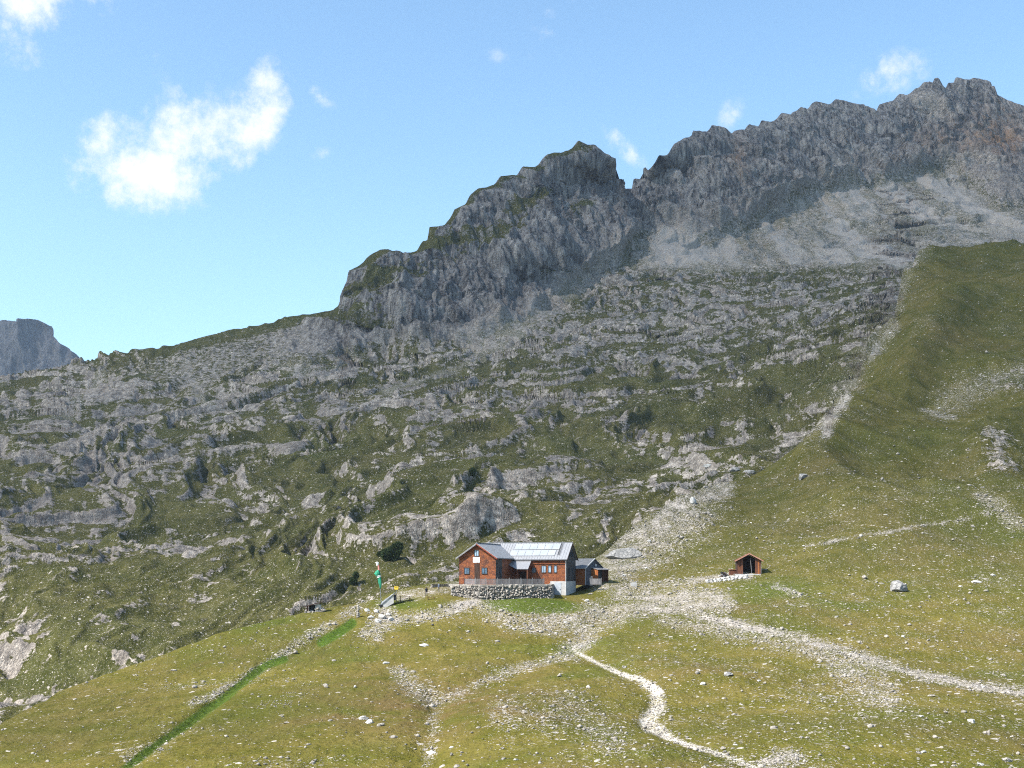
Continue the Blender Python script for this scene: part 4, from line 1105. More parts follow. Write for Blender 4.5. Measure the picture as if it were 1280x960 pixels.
for j, d in enumerate(ds):
    x, y, a = wall_pt(min(d, LEN - .3)); nx, ny = -math.sin(a), math.cos(a)
    p = MB(); p.box(-.06, .06, -.06, .06, -.3, 1.38); o = p.build('post', M_GREY_WOOD, RL); o.location = (x + nx * .5 - off.x, y + ny * .5 - off.y, 0); o.rotation_euler[2] = a
    if j == len(ds) - 1: break
    x2, y2, a2 = wall_pt(min(ds[j + 1], LEN - .3))
    L = math.hypot(x2 - x, y2 - y); aa = math.atan2(y2 - y, x2 - x)
    for zr in (.25, 1.02):
        p = MB(); p.box(.06, L - .06, -.03, .03, zr, zr + .08); o = p.build('rail', M_GREY_WOOD, RL); o.location = (x + nx * .5 - off.x, y + ny * .5 - off.y, 0); o.rotation_euler[2] = aa
    p = MB(); n_ = int(L / .15)
    for i in range(n_):
        p.box(.1 + i * .15, .1 + i * .15 + .09, -.055, -.032, .12, 1.12 + .03 * ((i * 7) % 3))
    o = p.build('picket_row', mat('silvered_pickets', (.27, .27, .29), (.17, .17, .18), 3, .9), RL) if j == 0 else bpy.data.objects.new('picket_row', p.build('picket_row_', M_GREY_WOOD).data)
    if j:
        tmp = bpy.data.objects.get('picket_row_')
        if tmp: bpy.data.objects.remove(tmp)
        COL.objects.link(o); o.parent = RL
    o['kind'] = 'stuff'; o.location = (x + nx * .5 - off.x, y + ny * .5 - off.y, 0); o.rotation_euler[2] = aa

# ------------------------------------------------------------------ rocks
def faceted_rock(seed, sub=3, cuts=14, squash=(1, .8, .62), rough=.05):
    r_ = random.Random(seed)
    bm = bmesh.new(); bmesh.ops.create_icosphere(bm, subdivisions=sub, radius=1.0)
    planes = []
    for _ in range(cuts):
        n = Vector((r_.gauss(0, 1), r_.gauss(0, 1), r_.gauss(0, 1))).normalized(); planes.append((n, r_.uniform(.52, .86)))
    for v in bm.verts:
        for n, d in planes:
            e = v.co.dot(n) - d
            if e > 0: v.co -= n * e
        v.co *= 1 + rough * mnoise.noise(v.co * 3.1 + Vector((seed, 0, 0)))
        v.co.x *= squash[0]; v.co.y *= squash[1]; v.co.z *= squash[2]
    me = bpy.data.meshes.new('boulder'); bm.to_mesh(me); bm.free()
    return me
ROCKS = []
for i in range(9):
    me = faceted_rock(20 + i, 2, 10, (1, random.uniform(.65, .95), random.uniform(.45, .75)))
    me.materials.append((M_STONE, M_STONE_PALE, M_STONE)[i % 3]); ROCKS.append(me)
def put_rock(me, p, wd, rz, name='boulder', sink=.3, tilt=0.0):
    o = bpy.data.objects.new(name, me); COL.objects.link(o)
    s = wd / 2.0
    o.scale = (s, s, s); o.rotation_euler = (tilt, tilt * .6, rz)
    zm = max(v.co.z for v in me.vertices)
    o.location = (p.x, p.y + s * .4, p.z + s * zm * (1 - 2 * sink))
    return o
NAMED = [  # u, v (foot), width px, material, squash, label, far
    (1125, 737, 25, M_STONE_GREY, (1, .8, .78), 'big grey boulder with black shaded foot, alone on the right-hand grass slope', 0),
    (785, 697, 56, M_STONE_GREY, (1, .5, .46), 'very large rounded grey rock above and right of the annex', 0),
    (868, 628, 12, M_STONE_PALE, (.8, .7, 1.0), 'bright white rock at the head of the rubble fan', 0),
    (1217, 902, 15, M_STONE_PALE, (1, .8, .68), 'rounded white boulder in the grass near the lower right corner', 0),
    (1237, 916, 12, M_STONE, (1, .7, .55), 'flat grey rock just below the rounded white boulder, lower right', 0),
    (1260, 950, 17, M_STONE, (1, .7, .5), 'grey slab rock at the bottom right corner', 0),
    (1226, 954, 12, M_STONE_PALE, (1, .7, .55), 'pale flat rock left of the grey slab at bottom right', 0),
    (454, 898, 15, M_STONE_PALE, (1, .6, .5), 'upper of three pale slabs lying end to end, lower left foreground', 0),
    (463, 903, 15, M_STONE_PALE, (1, .7, .5), 'middle of three pale slabs lying end to end, lower left foreground', 0),
    (475, 906, 12, M_STONE, (1, .6, .5), 'lowest and smallest of three slabs lying end to end, lower left foreground', 0),
    (491, 921, 13, M_STONE, (1, .7, .5), 'grey rock down the slope from the three pale slabs', 0),
    (529, 807, 14, M_STONE_PALE, (1, .8, .45), 'white rock on the knoll below the picnic table', 0),
    (538, 941, 15, M_STONE_PALE, (1, .7, .5), 'pale rock at the bottom of the grassy gully', 0),
    (912, 843, 15, M_STONE_GREY, (1, .8, .6), 'grey boulder with dark side on the stony slope right of the path', 0),
    (1003, 597, 18, M_STONE_GREY, (1, .8, .72), 'grey boulder high on the grass slope above the shed', 0),
    (919, 588, 15, M_STONE_GREY, (1, .7, .55), 'dark grey boulder left of two at the crest above the rubble fan', 1),
    (937, 590, 15, M_STONE_GREY, (1, .7, .5), 'grey boulder right of two at the crest above the rubble fan', 1),
    (885, 581, 13, M_STONE_PALE, (1, .7, .5), 'pale boulder on the grassy shoulder up left of the rubble fan', 1),
    (1222, 727, 16, M_STONE_PALE, (1, .7, .4), 'low white rock near the right edge, level with the big grey boulder', 0),
    (780, 833, 9, M_STONE_PALE, (1, .7, .6), 'white rock just above the bend of the winding path', 0)]
for i, (u, v, wpx, m_, sq, lab, fr) in enumerate(NAMED):
    p = ground(u, v, bool(fr)); wd = wpx / F * p.y
    me = faceted_rock(100 + i, 4 if wpx > 20 else 3, 16, sq, .08); me.materials.append(m_)
    o = put_rock(me, p, wd, rng.uniform(-.3, .3), sink=.25)
    if wpx == 25: o.rotation_euler = (math.radians(-14), 0, .2)
    tag(o, lab, 'boulder')
cum = NEAR['wgt'] * (.006 + 1.3 * NEAR['gr'] ** 1.7) * (1 - sstep(NEAR['lush'], .55, .8)) * ((NEAR['pu'] > -10) & (NEAR['pu'] < 1290) & (NEAR['pv'] < 975))
keep = ~((NEAR['pu'] > 470) & (NEAR['pu'] < 765) & (NEAR['pv'] < 752))
cum = np.cumsum(cum * keep); cum /= cum[-1]
def pick(n): return np.searchsorted(cum, rng.random(n))
EXTRA = [(417, 825), (483, 828), (518, 839), (407, 858), (445, 858), (357, 903), (413, 900), (562, 934), (570, 958), (628, 948), (645, 949), (597, 908), (654, 890),
         (880, 854), (845, 853), (906, 872), (922, 930), (906, 935), (859, 920), (1154, 894), (1165, 868), (1110, 794), (1130, 794), (1135, 809), (1255, 843), (1155, 938), (1169, 919), (1179, 951),
         (1242, 717), (216, 837), (58, 952), (734, 750), (738, 742), (885, 640), (950, 850), (700, 845), (745, 880)]
for i in range(255):
    if i < len(EXTRA): p = ground(*EXTRA[i]); wd = rng.uniform(7, 11) / F * p.y
    else:
        p = Vector(NEAR['P'][pick(1)[0]]); wd = min(1.6, rng.uniform(3.6, 6.5) / F * p.y)
    o = put_rock(ROCKS[i % 9], p, wd, rng.uniform(0, 6.28), 'rock', .32, rng.uniform(-.25, .25))
    tag(o, 'pale limestone rock, one of the many scattered over the grass slopes', 'rock', 'rocks scattered over the grass slopes')
# the countless smaller stones
NS = 24000
idx = pick(NS); C = NEAR['P'][idx] + np.stack([rng.uniform(-.4, .4, NS), rng.uniform(-.5, .5, NS), np.zeros(NS)], 1)
sz = np.clip(rng.lognormal(math.log(.095), .55, NS), .05, .42) * np.clip(C[:, 1] / 170., .8, 1.9) ** .75
sz = sz * (1 - .42 * sstep(NEAR['gr'][idx], .3, .75))
S = sz[:, None] * np.stack([rng.uniform(.8, 1.35, NS), rng.uniform(.7, 1.1, NS), rng.uniform(.45, .8, NS)], 1)
ang = rng.uniform(0, 6.28, NS)
V = ICO_V[None] * (1 + rng.uniform(-.28, .28, (NS, 12, 1))) * S[:, None, :]
ca, sa = np.cos(ang)[:, None], np.sin(ang)[:, None]
V = np.stack([V[..., 0] * ca - V[..., 1] * sa, V[..., 0] * sa + V[..., 1] * ca, V[..., 2]], -1) + C[:, None, :] + np.array([0, 0, .0])
V[..., 2] += (S[:, 2] * .25)[:, None]
Fc = (np.array(ICO_F)[None] + (np.arange(NS) * 12)[:, None, None]).reshape(-1, 3)
me = bpy.data.meshes.new('loose_stones')
me.vertices.add(NS * 12); me.vertices.foreach_set('co', V.astype(np.float32).ravel())
me.loops.add(Fc.size); me.loops.foreach_set('vertex_index', Fc.astype(np.int32).ravel())
me.polygons.add(len(Fc)); me.polygons.foreach_set('loop_start', np.arange(0, Fc.size, 3, dtype=np.int32)); me.update(calc_edges=True)
me.materials.append(M_STONE)
ob = bpy.data.objects.new('loose_stones', me); COL.objects.link(ob); ob['kind'] = 'stuff'; ob['label'] = 'small pale stones strewn through the grass'; ob['category'] = 'stones'

# letters laid out in stones on the lower left slope
LT = thing('stone_lettering', 'letters laid out in white stones on the grass, lower left', 'lettering', ground(343, 880))
STROKES = {'H': [[(322, 884), (328, 875)], [(325, 879.5), (333, 879)], [(331, 883), (337, 874)]],
           'C': [[(351, 874.5), (343, 875), (339, 881), (345, 882.5)], [(346, 878), (351, 878.5)]],
           'R': [[(354, 883), (357, 875), (365, 875), (363, 879), (356, 879.5)], [(360, 880), (364, 883)]],
           'E': [[(355, 865), (366, 864)], [(352, 869.5), (358, 868)], [(360, 870), (367, 869)]],
           'L': [[(375, 870), (377, 862)], [(376, 868), (386, 865)]]}
for ch, strokes in STROKES.items():
    mb = MB()
    for st in strokes:
        for (a, b) in zip(st[:-1], st[1:]):
            L = math.hypot(b[0] - a[0], b[1] - a[1]); n_ = max(2, int(L / 2.3))
            for i in range(n_ + 1):
                t = i / n_; p = ground(a[0] + (b[0] - a[0]) * t, a[1] + (b[1] - a[1]) * t) - LT.location
                q = ICO_V * (1 + rng.uniform(-.25, .25, (12, 1))) * np.array([rng.uniform(.07, .12), rng.uniform(.09, .16), .07])
                mb.add(q + np.array([p.x, p.y, p.z + .04]), ICO_F)
    mb.build('letter', M_STONE, LT)

# ------------------------------------------------------------------ things on the left of the hut
def person(p, rz, h, top, low, name_label, stride=.10, arm=.0):
    k = h / 1.75
    J = {'pel': (0, 0, .95), 'sp': (0, .0, 1.15), 'ch': (0, -.01, 1.36), 'nk': (0, -.01, 1.50), 'hd': (0, -.03, 1.60), 'tp': (0, -.02, 1.70)}
    E = [('pel', 'sp'), ('sp', 'ch'), ('ch', 'nk'), ('nk', 'hd'), ('hd', 'tp')]
    R = {'pel': .15, 'sp': .14, 'ch': .155, 'nk': .062, 'hd': .10, 'tp': .085}
    for s, sg in (('l', -1), ('r', 1)):
        st = stride * sg
        J.update({s + 'hip': (.10 * sg, 0, .90), s + 'kn': (.105 * sg, -.04 - st * .6, .50), s + 'an': (.105 * sg, .03 - st * 1.3, .09), s + 'to': (.12 * sg, -.15 - st * 1.3, .04),
                  s + 'sh': (.19 * sg, 0, 1.40), s + 'el': (.245 * sg, .03 + st * .8, 1.13), s + 'wr': (.255 * sg, -.06 + st - arm, .90 + arm), s + 'pa': (.255 * sg, -.09 + st - arm, .83 + arm)})
        E += [('pel', s + 'hip'), (s + 'hip', s + 'kn'), (s + 'kn', s + 'an'), (s + 'an', s + 'to'), ('ch', s + 'sh'), (s + 'sh', s + 'el'), (s + 'el', s + 'wr'), (s + 'wr', s + 'pa')]
        R.update({s + 'hip': .10, s + 'kn': .068, s + 'an': .05, s + 'to': .04, s + 'sh': .075, s + 'el': .052, s + 'wr': .036, s + 'pa': .038})
        for q in range(5):
            a, bname = s + 'f%da' % q, s + 'f%db' % q
            bx_, by_, bz_ = J[s + 'pa']
            dy = (-.036 + .02 * q) if q < 4 else -.055
            ln = (.075, .09, .085, .065, .05)[q]
            J[a] = (bx_ + .004 * sg, by_ + dy, bz_ - .045 if q < 4 else bz_ + .01); J[bname] = (bx_ - .012 * sg, by_ + dy * 1.15, J[a][2] - ln)
            R[a] = .0105; R[bname] = .008
            E += [(s + 'pa', a), (a, bname)]
    names = list(J)
    me = bpy.data.meshes.new('person'); me.from_pydata([Vector(J[n]) * k for n in names], [(names.index(a), names.index(b)) for a, b in E], [])
    ob = bpy.data.objects.new('person_', me); COL.objects.link(ob)
    md = ob.modifiers.new('skin', 'SKIN'); md.use_smooth_shade = True
    for i, n in enumerate(names):
        sv = me.skin_vertices[0].data[i]; sv.radius = (R[n] * k, R[n] * k * (.75 if n in ('pel', 'sp', 'ch') else 1)); sv.use_root = (n == 'pel')
    ss = ob.modifiers.new('sub', 'SUBSURF'); ss.levels = 1; ss.render_levels = 1
    bpy.context.view_layer.update()
    dg = bpy.context.evaluated_depsgraph_get()
    m2 = bpy.data.meshes.new_from_object(ob.evaluated_get(dg)); bpy.data.objects.remove(ob)
    m2.name = 'person'
    m2.materials.clear()
    for m_ in (top, low, M_SKIN, M_BLACK): m2.materials.append(m_)
    for f in m2.polygons:
        z = f.center.z / k; x = abs(f.center.x) / k
        f.material_index = 2 if (z > 1.49 or (x > .2 and z < .92)) else (0 if z > .93 else (3 if z < .10 else 1))
        if z > 1.64 or (z > 1.52 and f.center.y > .03): f.material_index = 3
    o = bpy.data.objects.new('person', m2); COL.objects.link(o); o.location = p; o.rotation_euler[2] = rz
    hr = MB()
    n_ = 10
    for i in range(3):
        pass
    # nose, eyes
    fa = MB(); fa.add([(0, -.145 * k, 1.595 * k), (.014 * k, -.115 * k, 1.585 * k), (-.014 * k, -.115 * k, 1.585 * k), (0, -.115 * k, 1.63 * k)], [(0, 1, 3), (0, 3, 2), (0, 2, 1), (1, 2, 3)])
    fa.build('nose', M_SKIN, o)
    for sx in (-.035, .035):
        ey = MB(); ey.box(sx * k - .01, sx * k + .01, -.122 * k, -.108 * k, 1.618 * k, 1.634 * k); ey.build('eye', M_BLACK, o)
    tag(o, name_label, 'person')
    return o
person(ground(533, 744.5) + Vector((0, -.3, .12)), math.radians(200), 1.85, M_JACKET, M_TROUSERS, 'person in dark jacket walking on the path left of the hut', .12)
person(ground(548.5, 738.5) + Vector((0, -.3, .10)), math.radians(120), 1.80, M_BLUE, M_TROUSERS, 'person in grey clothes standing by the low wall near the hut', .05)

# flag pole with limp green cloth
p0 = ground(476.5, 756)
FL = thing('flag_pole', 'tall leaning pole with a limp green flag beside the concrete ramp', 'flag pole', p0)
k_ = p0.y / F
top = Vector(((471.5 - 476.5) * k_, 0, 55 * k_))
po = MB(); po.tube([(0, 0, -.5), top * .5, top], .07, 8, .045); po.build('pole', M_METAL, FL)
def drape(t0, t1, radii, m_, name, seed, shift):
    """cloth hanging limp, gathered in folds round the pole"""
    n, m = 14, 22; vs = []; r_ = random.Random(seed)
    for i in range(n + 1):
        t = t0 + (t1 - t0) * i / n; c_ = top * t
        r = np.interp(i / n, np.linspace(0, 1, len(radii)), radii)
        for j in range(m):
            a = 2 * math.pi * j / m
            q = r * (1 + .32 * math.sin(3 * a + i * .35 + seed) + .16 * math.sin(7 * a - i * .5)) + .03
            vs.append((c_.x + shift * r + q * math.cos(a), c_.y + .5 * q * math.sin(a), c_.z + .10 * math.sin(2 * a + seed)))
    fs = [(i * m + j, i * m + (j + 1) % m, (i + 1) * m + (j + 1) % m, (i + 1) * m + j) for i in range(n) for j in range(m)]
    mb = MB(); mb.add(vs, fs + [tuple(range(m - 1, -1, -1)), tuple(n * m + j for j in range(m))])
    return mb.build(name, m_, FL, True)
drape(.40, .66, (.08, .20, .28, .26), M_GREEN_CLOTH, 'green_flag', 1, .35)
drape(.655, .70, (.30, .34), M_WHITE_CLOTH, 'white_band', 2, -.1)
drape(.695, .82, (.36, .50, .40, .12), M_GREEN_CLOTH, 'green_flag', 3, -.45)
drape(.80, .93, (.10, .15, .13, .10), M_RED_CLOTH, 'red_pennant', 4, .7)
drape(.92, 1.0, (.12, .20, .26), M_WHITE_CLOTH, 'white_pennant', 5, -.5)

# concrete ramp wall
p0 = ground(484, 757)
RP = thing('concrete_ramp', 'pale concrete ramp with sloping grey top beside the flag pole', 'ramp', p0)
k_ = p0.y / F
def rp(u, v, d=0.0): return Vector(((u - 484) * k_, d, (757 - v) * k_))
b = MB(); fr = [rp(480.5, 759), rp(492, 752.5), rp(491.5, 741.5), rp(477.5, 754)]
b.add(fr + [q + Vector((-.4, 1.6, .0)) for q in fr], [(0, 1, 2, 3), (7, 6, 5, 4), (0, 4, 5, 1), (1, 5, 6, 2), (2, 6, 7, 3), (3, 7, 4, 0)]); b.build('side_wall', M_CONCRETE, RP)
b = MB(); tq = [rp(475.5, 755, -.12) + Vector((0, 0, .10)), rp(492.2, 740.8, -.12) + Vector((0, 0, .10)), rp(493, 738.6, 1.9), rp(476, 751, 1.9)]
b.slab(tq, .16); b.build('top_slab', M_CONCRETE_GREY, RP)
b = MB(); b.box(rp(491.8, 0).x, rp(494.5, 0).x, .1, 1.7, rp(0, 749).z, rp(0, 741.8).z); b.build('doorway', M_BLACK, RP)
b = MB(); b.box(rp(474.5, 0).x, rp(477.2, 0).x, .1, 1.2, rp(0, 758.5).z, rp(0, 754).z); b.build('lower_opening', M_BLACK, RP)

p0 = ground(495, 751.5)
SN = thing('trail_sign', 'yellow trail sign on a thin grey post by the ramp', 'sign', p0)
k_ = p0.y / F
b = MB(); b.tube([(0, 0, -.4), (0, 0, 19 * k_)], .05, 8); b.build('post', M_METAL, SN)
b = MB(); b.prism([(-.42, 17 * k_), (-.3, 16.0 * k_), (.3, 16.0 * k_), (.42, 17 * k_), (.42, 20 * k_), (-.42, 20 * k_)], 'y', -.09, -.05); b.build('sign_plate', M_YELLOW, SN)
b = MB(); b.box(-.3, .25, -.095, -.0905, 18.2 * k_, 18.7 * k_); b.build('lettering_line', M_BLACK, SN)

p0 = ground(507, 750)
PT = thing('picnic_table', 'dark wooden picnic table with benches beside the yellow sign', 'table', p0 + Vector((0, -.4, .05)), .1)
PT.scale = (1.25, 1.25, 1.3)
for i in range(5):
    b = MB(); b.box(-1.0, 1.0, -.38 + i * .155, -.38 + i * .155 + .14, .72, .77); b.build('table_plank', M_DARK_WOOD, PT)
for sy in (-1, 1):
    b = MB(); b.box(-1.0, 1.0, sy * .72 - .14, sy * .72 + .14, .42, .47); b.build('bench', M_DARK_WOOD, PT)
for x in (-.75, .75):
    for sy in (-1, 1):
        b = MB(); b.add([(x - .05, sy * .65 - .05, -.1), (x + .05, sy * .65 - .05, -.1), (x + .05, sy * .65 + .05, -.1), (x - .05, sy * .65 + .05, -.1),
                         (x - .05, sy * .2 - .05, .72), (x + .05, sy * .2 - .05, .72), (x + .05, sy * .2 + .05, .72), (x - .05, sy * .2 + .05, .72)],
                        [(0, 3, 2, 1), (4, 5, 6, 7), (0, 1, 5, 4), (1, 2, 6, 5), (2, 3, 7, 6), (3, 0, 4, 7)]); b.build('leg', M_DARK_WOOD, PT)
    b = MB(); b.box(x - .04, x + .04, -.8, .8, .34, .42); b.build('cross_beam', M_DARK_WOOD, PT)
p0 = ground(540, 748)
BN = thing('bench', 'low brown wooden bench by the path, right of the walking person', 'bench', p0, -.1)
for i in range(2):
    b = MB(); b.box(-.8, .8, -.2 + i * .21, -.01 + i * .21, .40, .45); b.build('seat_plank', M_BROWN_WOOD, BN)
for x in (-.6, .6):
    b = MB(); b.box(x - .06, x + .06, -.15, .15, -.15, .40); b.build('leg', M_DARK_WOOD, BN)
# low wall with plank top leading to the hut
a_, b_ = ground(539, 733), ground(571, 733)
LWL = thing('low_wall', 'low grey wall with plank top running left from the hut', 'wall', (a_ + b_) / 2, math.atan2(b_.y - a_.y, b_.x - a_.x))
L = (b_ - a_).length / 2; dzz = (b_.z - a_.z) / 2
mb = MB(); rnd = random.Random(9)
for c in range(2):
    x = -L
    while x < L:
        wd = rnd.uniform(.35, .8); q = ICO_V * (1 + np.array([[rnd.uniform(-.2, .2)] for _ in range(12)])) * np.array([wd * .6, .3, .24])
        mb.add(q + np.array([x + wd / 2, 0, dzz * x / L + .15 + c * .34]), ICO_F); x += wd
o = mb.build('stone_course', M_STONE, LWL); o['kind'] = 'stuff'
for c in range(3):
    b = MB(); b.add([(-L, -.3 + c * .2, .76 - dzz), (L, -.3 + c * .2, .76 + dzz), (L, -.12 + c * .2, .76 + dzz), (-L, -.12 + c * .2, .76 - dzz), (-L, -.3 + c * .2, .70 - dzz), (L, -.3 + c * .2, .70 + dzz), (L, -.12 + c * .2, .70 + dzz), (-L, -.12 + c * .2, .70 - dzz)],
                    [(0, 1, 2, 3), (7, 6, 5, 4), (0, 4, 5, 1), (1, 5, 6, 2), (2, 6, 7, 3), (3, 7, 4, 0)]); b.build('plank', M_GREY_WOOD, LWL)
p0 = at(577, 729.5, 242.5)
ST = thing('side_table', 'small table with orange top at the left corner of the hut', 'table', (p0.x, p0.y, ZT + .02))
b = MB(); b.box(-.45, .45, -.35, .35, 1.30, 1.40); b.build('table_top', M_ORANGE, ST)
for x in (-.38, .38):
    for y in (-.28, .28):
        b = MB(); b.box(x - .03, x + .03, y - .03, y + .03, 0, 1.30); b.build('leg', M_RED_WOOD, ST)

# stone dugout and cairn further left
p0 = ground(392, 764)
DG = thing('stone_dugout', 'low stone dugout with a dark plank roof left of the flag pole', 'shelter', p0, .0)
k_ = p0.y / F
mb = MB(); rnd = random.Random(3)
for i in range(34):
    x = rnd.uniform(-1.9, 2.2); zz = rnd.uniform(-.2, .75) if x > .3 else rnd.uniform(-.2, .35)
    s = rnd.uniform(.22, .42); mb.add(ICO_V * (1 + np.array([[rnd.uniform(-.2, .2)] for _ in range(12)])) * np.array([s * 1.2, s, s * .8]) + np.array([x, rnd.uniform(0, .5), zz]), ICO_F)
o = mb.build('stone_base', M_STONE, DG); o['kind'] = 'stuff'
b = MB(); b.slab([(-1.9, -.4, 1.15), (1.8, -.4, 2.15), (1.8, 1.6, 2.25), (-1.9, 1.6, 1.25)], .14); b.build('plank_roof', M_DARK_WOOD, DG)
b = MB(); b.box(-1.35, -1.1, .0, .25, -.2, 1.25); b.build('post', M_BROWN_WOOD, DG)
b = MB(); b.box(-1.0, .4, .7, .9, -.2, 1.5); b.build('dark_back', M_BLACK, DG)
b = MB(); b.box(.35, 1.5, .05, .4, .1, 1.55); b.build('white_stone_block', M_STONE_PALE, DG, bevel=.08)
p0 = ground(447, 770)
CN = thing('cairn', 'thin cairn of stacked stones on the slope left of the flag pole', 'cairn', p0)
z = -.1
for i in range(7):
    s = .42 - .03 * i + random.uniform(-.04, .06)
    b = MB(); b.add(ICO_V * (1 + rng.uniform(-.15, .15, (12, 1))) * np.array([s, s * .9, .24]), ICO_F); o = b.build('stone', M_STONE, CN); o.location = (random.uniform(-.06, .06), 0, z + .2); z += .36
for i in range(7):   # blocks tipped out at the foot of the ramp
    u, v, wpx = [(470, 765, 9), (478, 772, 12), (463, 772, 10), (486, 768, 8), (471, 777, 11), (488, 775, 9), (459, 763, 8)][i]
    p = ground(u, v); me = faceted_rock(300 + i, 3, 14, (1, .8, .7)); me.materials.append(M_STONE_PALE)
    o = put_rock(me, p, wpx / F * p.y, rng.uniform(0, 6), 'block', .2)
    tag(o, 'angular white stone block in the pile below the concrete ramp', 'stone block', 'blocks piled below the ramp')

# ------------------------------------------------------------------ the open shed on the right
p0 = ground(937, 716.5)
SH = thing('wooden_shed', 'small dark wooden shed with open front on the right-hand slope', 'shed', p0 + Vector((0, 0, .1)), math.radians(-6))
k_ = p0.y / F
W2, D2, H1, H2 = 15.0 * k_, 4.2, 17.5 * k_, 25.5 * k_
b = MB(); b.box(-W2, -W2 + .1, 0, D2, -.5, H1); b.build('side_wall', M_DARK_WOOD, SH)
b = MB(); b.box(W2 - .1, W2, 0, D2, -.5, H1); b.build('side_wall', M_GREY_WOOD, SH)
b = MB(); b.prism([(-W2 + .1, -.5), (W2 - .1, -.5), (W2 - .1, H1), (0, H2 - .1), (-W2 + .1, H1)], 'y', D2 - .1, D2); b.build('back_wall', M_DARK_WOOD, SH)
for i in range(4):
    b = MB(); x = -W2 + .1 + i * .30; b.box(x, x + .28, .0, .06, -.3, H1 - .05 + .14 * i); b.build('front_board', M_BROWN_WOOD, SH)
for i in range(4):
    b = MB(); x = W2 - .1 - (i + 1) * .30; b.box(x, x + .28, .0, .06, -.3, H1 - .05 + .14 * i); b.build('front_board', M_PANEL_WOOD if i == 1 else M_BROWN_WOOD, SH)
b = MB(); b.tube([(.55, -.12, -.1), (.28, .0, H1 + .35)], .06, 6); b.build('leaning_pole', M_GREY_WOOD, SH)
r = MB(); kk = (H2 - H1) / W2
r.slab([(-W2 - .45, -.55, H1 - .45 * kk + .1), (-W2 - .45, D2 + .3, H1 - .45 * kk + .1), (0, D2 + .3, H2 + .1), (0, -.55, H2 + .1)], .1)
r.slab([(W2 + .45, -.55, H1 - .45 * kk + .1), (W2 + .45, D2 + .3, H1 - .45 * kk + .1), (.001, D2 + .3, H2 + .098), (.001, -.55, H2 + .098)], .1)
rf = r.build('roof', M_BROWN_WOOD, SH)
for sx in (-1, 1):
    b = MB(); xa = sx * (W2 + .45)
    za, zb = H1 - .45 * kk + .12, H2 + .12
    b.add([(xa, -.62, za), (xa, -.56, za), (0, -.56, zb), (0, -.62, zb), (xa, -.62, za - .25), (xa, -.56, za - .25), (0, -.56, zb - .25), (0, -.62, zb - .25)],
          [(0, 1, 2, 3), (7, 6, 5, 4), (0, 4, 5, 1), (1, 5, 6, 2), (2, 6, 7, 3), (3, 7, 4, 0)]); b.build('bargeboard', mat('pale_red_board', (.42, .22, .16), (.33, .16, .11), 3), SH)
b = MB(); b.box(-W2 - .4, W2 - .2, -1.0, .2, -.6, .02); b.build('threshold', M_CONCRETE, SH)
p0 = ground(905, 724)
k_ = p0.y / F
SW = thing('stone_wall', 'low wall of pale stones left of the small shed', 'wall', p0)
mb = MB(); rnd = random.Random(12)
for c in range(2):
    x = -22 * k_
    while x < 28 * k_:
        wd = rnd.uniform(.5, 1.2); q = ICO_V * (1 + np.array([[rnd.uniform(-.22, .22)] for _ in range(12)])) * np.array([wd * .6, .45, .34])
        X_ = x + wd / 2; mb.add(q + np.array([X_, .25 * c, ground_z(p0.x + X_, p0.y) - p0.z + .1 + .42 * c]), ICO_F); x += wd
o = mb.build('stone_course', M_STONE_PALE, SW); o['kind'] = 'stuff'
p0 = ground(906, 719)
WS = thing('wood_stack', 'dark heap of firewood between the stone wall and the small shed', 'firewood', p0)
rnd = random.Random(4)
for i in range(11):
    r_ = rnd.uniform(.14, .22); x = -.55 + (i % 4) * .36; zz = .1 + (i // 4) * .34
    b = MB(); b.tube([(x, -.5, zz), (x + rnd.uniform(-.1, .1), .5, zz + rnd.uniform(-.05, .1))], r_, 7); b.build('log', (M_DARK_WOOD, M_GREY_WOOD, M_BLACK)[i % 3], WS)
p0 = ground(917.5, 716.5)
BX = thing('wooden_trough', 'low reddish plank trough against the left side of the small shed', 'trough', p0)
b = MB(); b.box(-.9, .9, -.35, -.28, -.2, .95); b.box(-.9, .9, .28, .35, -.2, .95); b.box(-.9, -.83, -.28, .28, -.2, .95); b.box(.83, .9, -.28, .28, -.2, .95); b.build('sides', M_BROWN_WOOD, BX)
b = MB(); b.box(-1.0, 1.0, -.45, .45, .96, 1.06); b.build('lid', mat('red_lid', (.30, .11, .07), None, 3), BX)
p0 = ground(792.5, 731)
TB = thing('water_trough', 'small pale concrete water trough on the track right of the annex', 'trough', p0)
b = MB(); b.prism([(-.62, -.2), (.62, -.2), (.72, .75), (-.72, .75)], 'y', -.4, .4); b.build('basin', M_CONCRETE, TB, bevel=.04)
b = MB(); b.box(-.60, .60, -.30, .30, .74, .765); b.build('water', M_GLASS_PALE, TB)
b = MB(); b.tube([(.4, .5, -.2), (.4, .5, 1.1), (.4, .15, 1.1)], .05, 6); b.build('spout', M_METAL, TB)

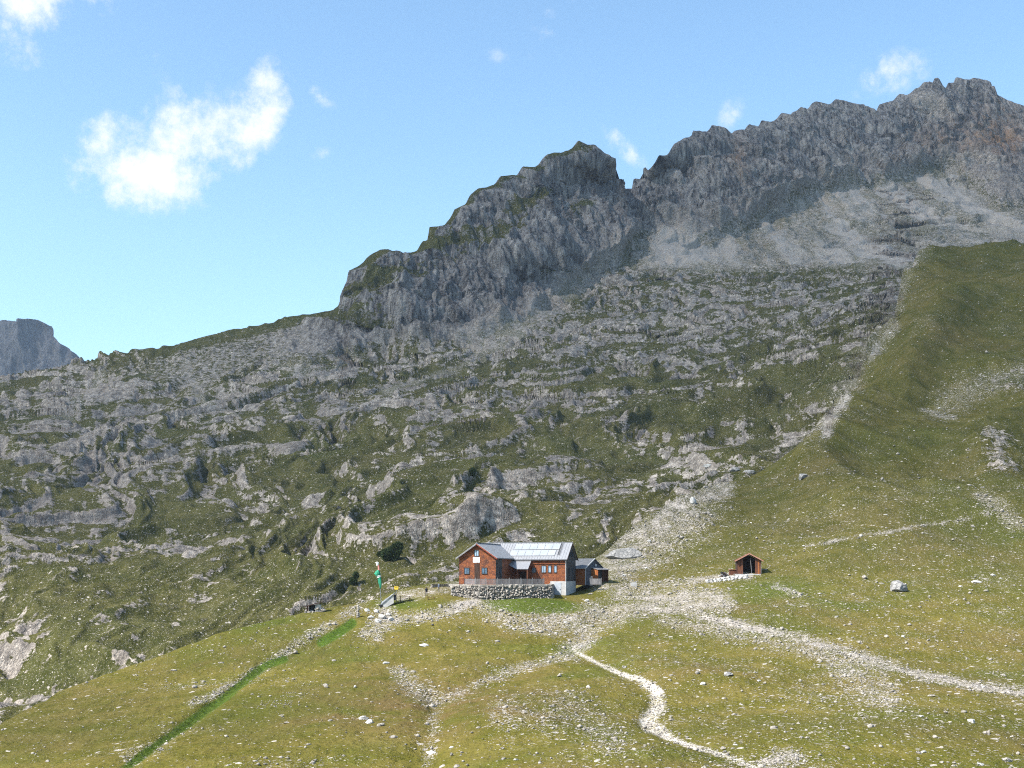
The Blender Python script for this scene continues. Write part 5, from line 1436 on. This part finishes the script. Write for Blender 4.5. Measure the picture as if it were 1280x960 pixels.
# ------------------------------------------------------------------ dwarf pines on the slope behind
M_PINE = mat('pine_needles', (.022, .042, .010), (.048, .074, .018), 1.6, .8)
M_BARK = mat('pine_bark', (.06, .045, .035), None, 3, .9)
def dwarf_pine(u, v, wpx, hpx, lobes, label, far=True):
    p = ground(u, v, far); k_ = p.y / F
    T = thing('dwarf_pine', label, 'shrub', p, 0, 'dwarf pines on the rocky slope')
    T.location.z -= .35
    W, H = wpx * k_ / 2, hpx * k_
    tr = MB()
    for (ox, oz, s) in lobes:
        tr.tube([(0, .2, -.3), (ox * W * .5, .3, oz * H * .4 + .2), (ox * W, .3, oz * H + .1)], .16, 6, .05)
    tr.build('trunk', M_BARK, T)
    vs, fs = [], []
    r_ = np.random.default_rng(int(u))
    for (ox, oz, s) in lobes:
        n = int(2600 * s)
        d = r_.normal(size=(n, 3)); d /= np.linalg.norm(d, axis=1)[:, None]
        lump = 1 + .35 * pnoise(d * 2.3 + u)
        rad = (r_.random(n) ** .35) * lump
        c = d * rad[:, None] * np.array([W * s, W * s * .8, H * .55 * s]) + np.array([ox * W, .3, oz * H + H * .3])
        l = r_.uniform(.16, .34, n) * min(1.2, max(.6, W / 2))
        a = d + r_.normal(size=(n, 3)) * .6 + np.array([0, 0, .5]); a /= np.linalg.norm(a, axis=1)[:, None]
        b = np.cross(a, r_.normal(size=(n, 3))); b /= np.linalg.norm(b, axis=1)[:, None] + 1e-6
        o0 = len(vs)
        tri = np.stack([c - b * l[:, None] * .45, c + b * l[:, None] * .45, c + a * l[:, None] * 1.5], 1).reshape(-1, 3)
        vs += [tuple(q) for q in tri]; fs += [(o0 + 3 * i, o0 + 3 * i + 1, o0 + 3 * i + 2) for i in range(n)]
    mb = MB(); mb.v = vs; mb.f = fs
    mb.build('crown', M_PINE, T)
dwarf_pine(491, 699, 30, 24, [(.25, .25, .62), (-.35, .05, .55), (.05, .0, .6), (.55, .5, .4)], 'broad dark green dwarf pine on the rocks above the flag pole')
dwarf_pine(478, 690, 20, 10, [(0, 0, .6), (.5, .3, .5)], 'low dark shrub up left of the broad dwarf pine')
dwarf_pine(591, 594, 12, 12, [(0, 0, .8), (.3, .2, .6)], 'single round dark dwarf pine high on the slope above the hut')
dwarf_pine(443, 729, 14, 17, [(0, 0, .7), (.4, .5, .5)], 'narrow dark shrub added for the shadowed hole left of the flag pole, at the foot of the slope')  # shrub added to stand in for a dark, shadowed hollow
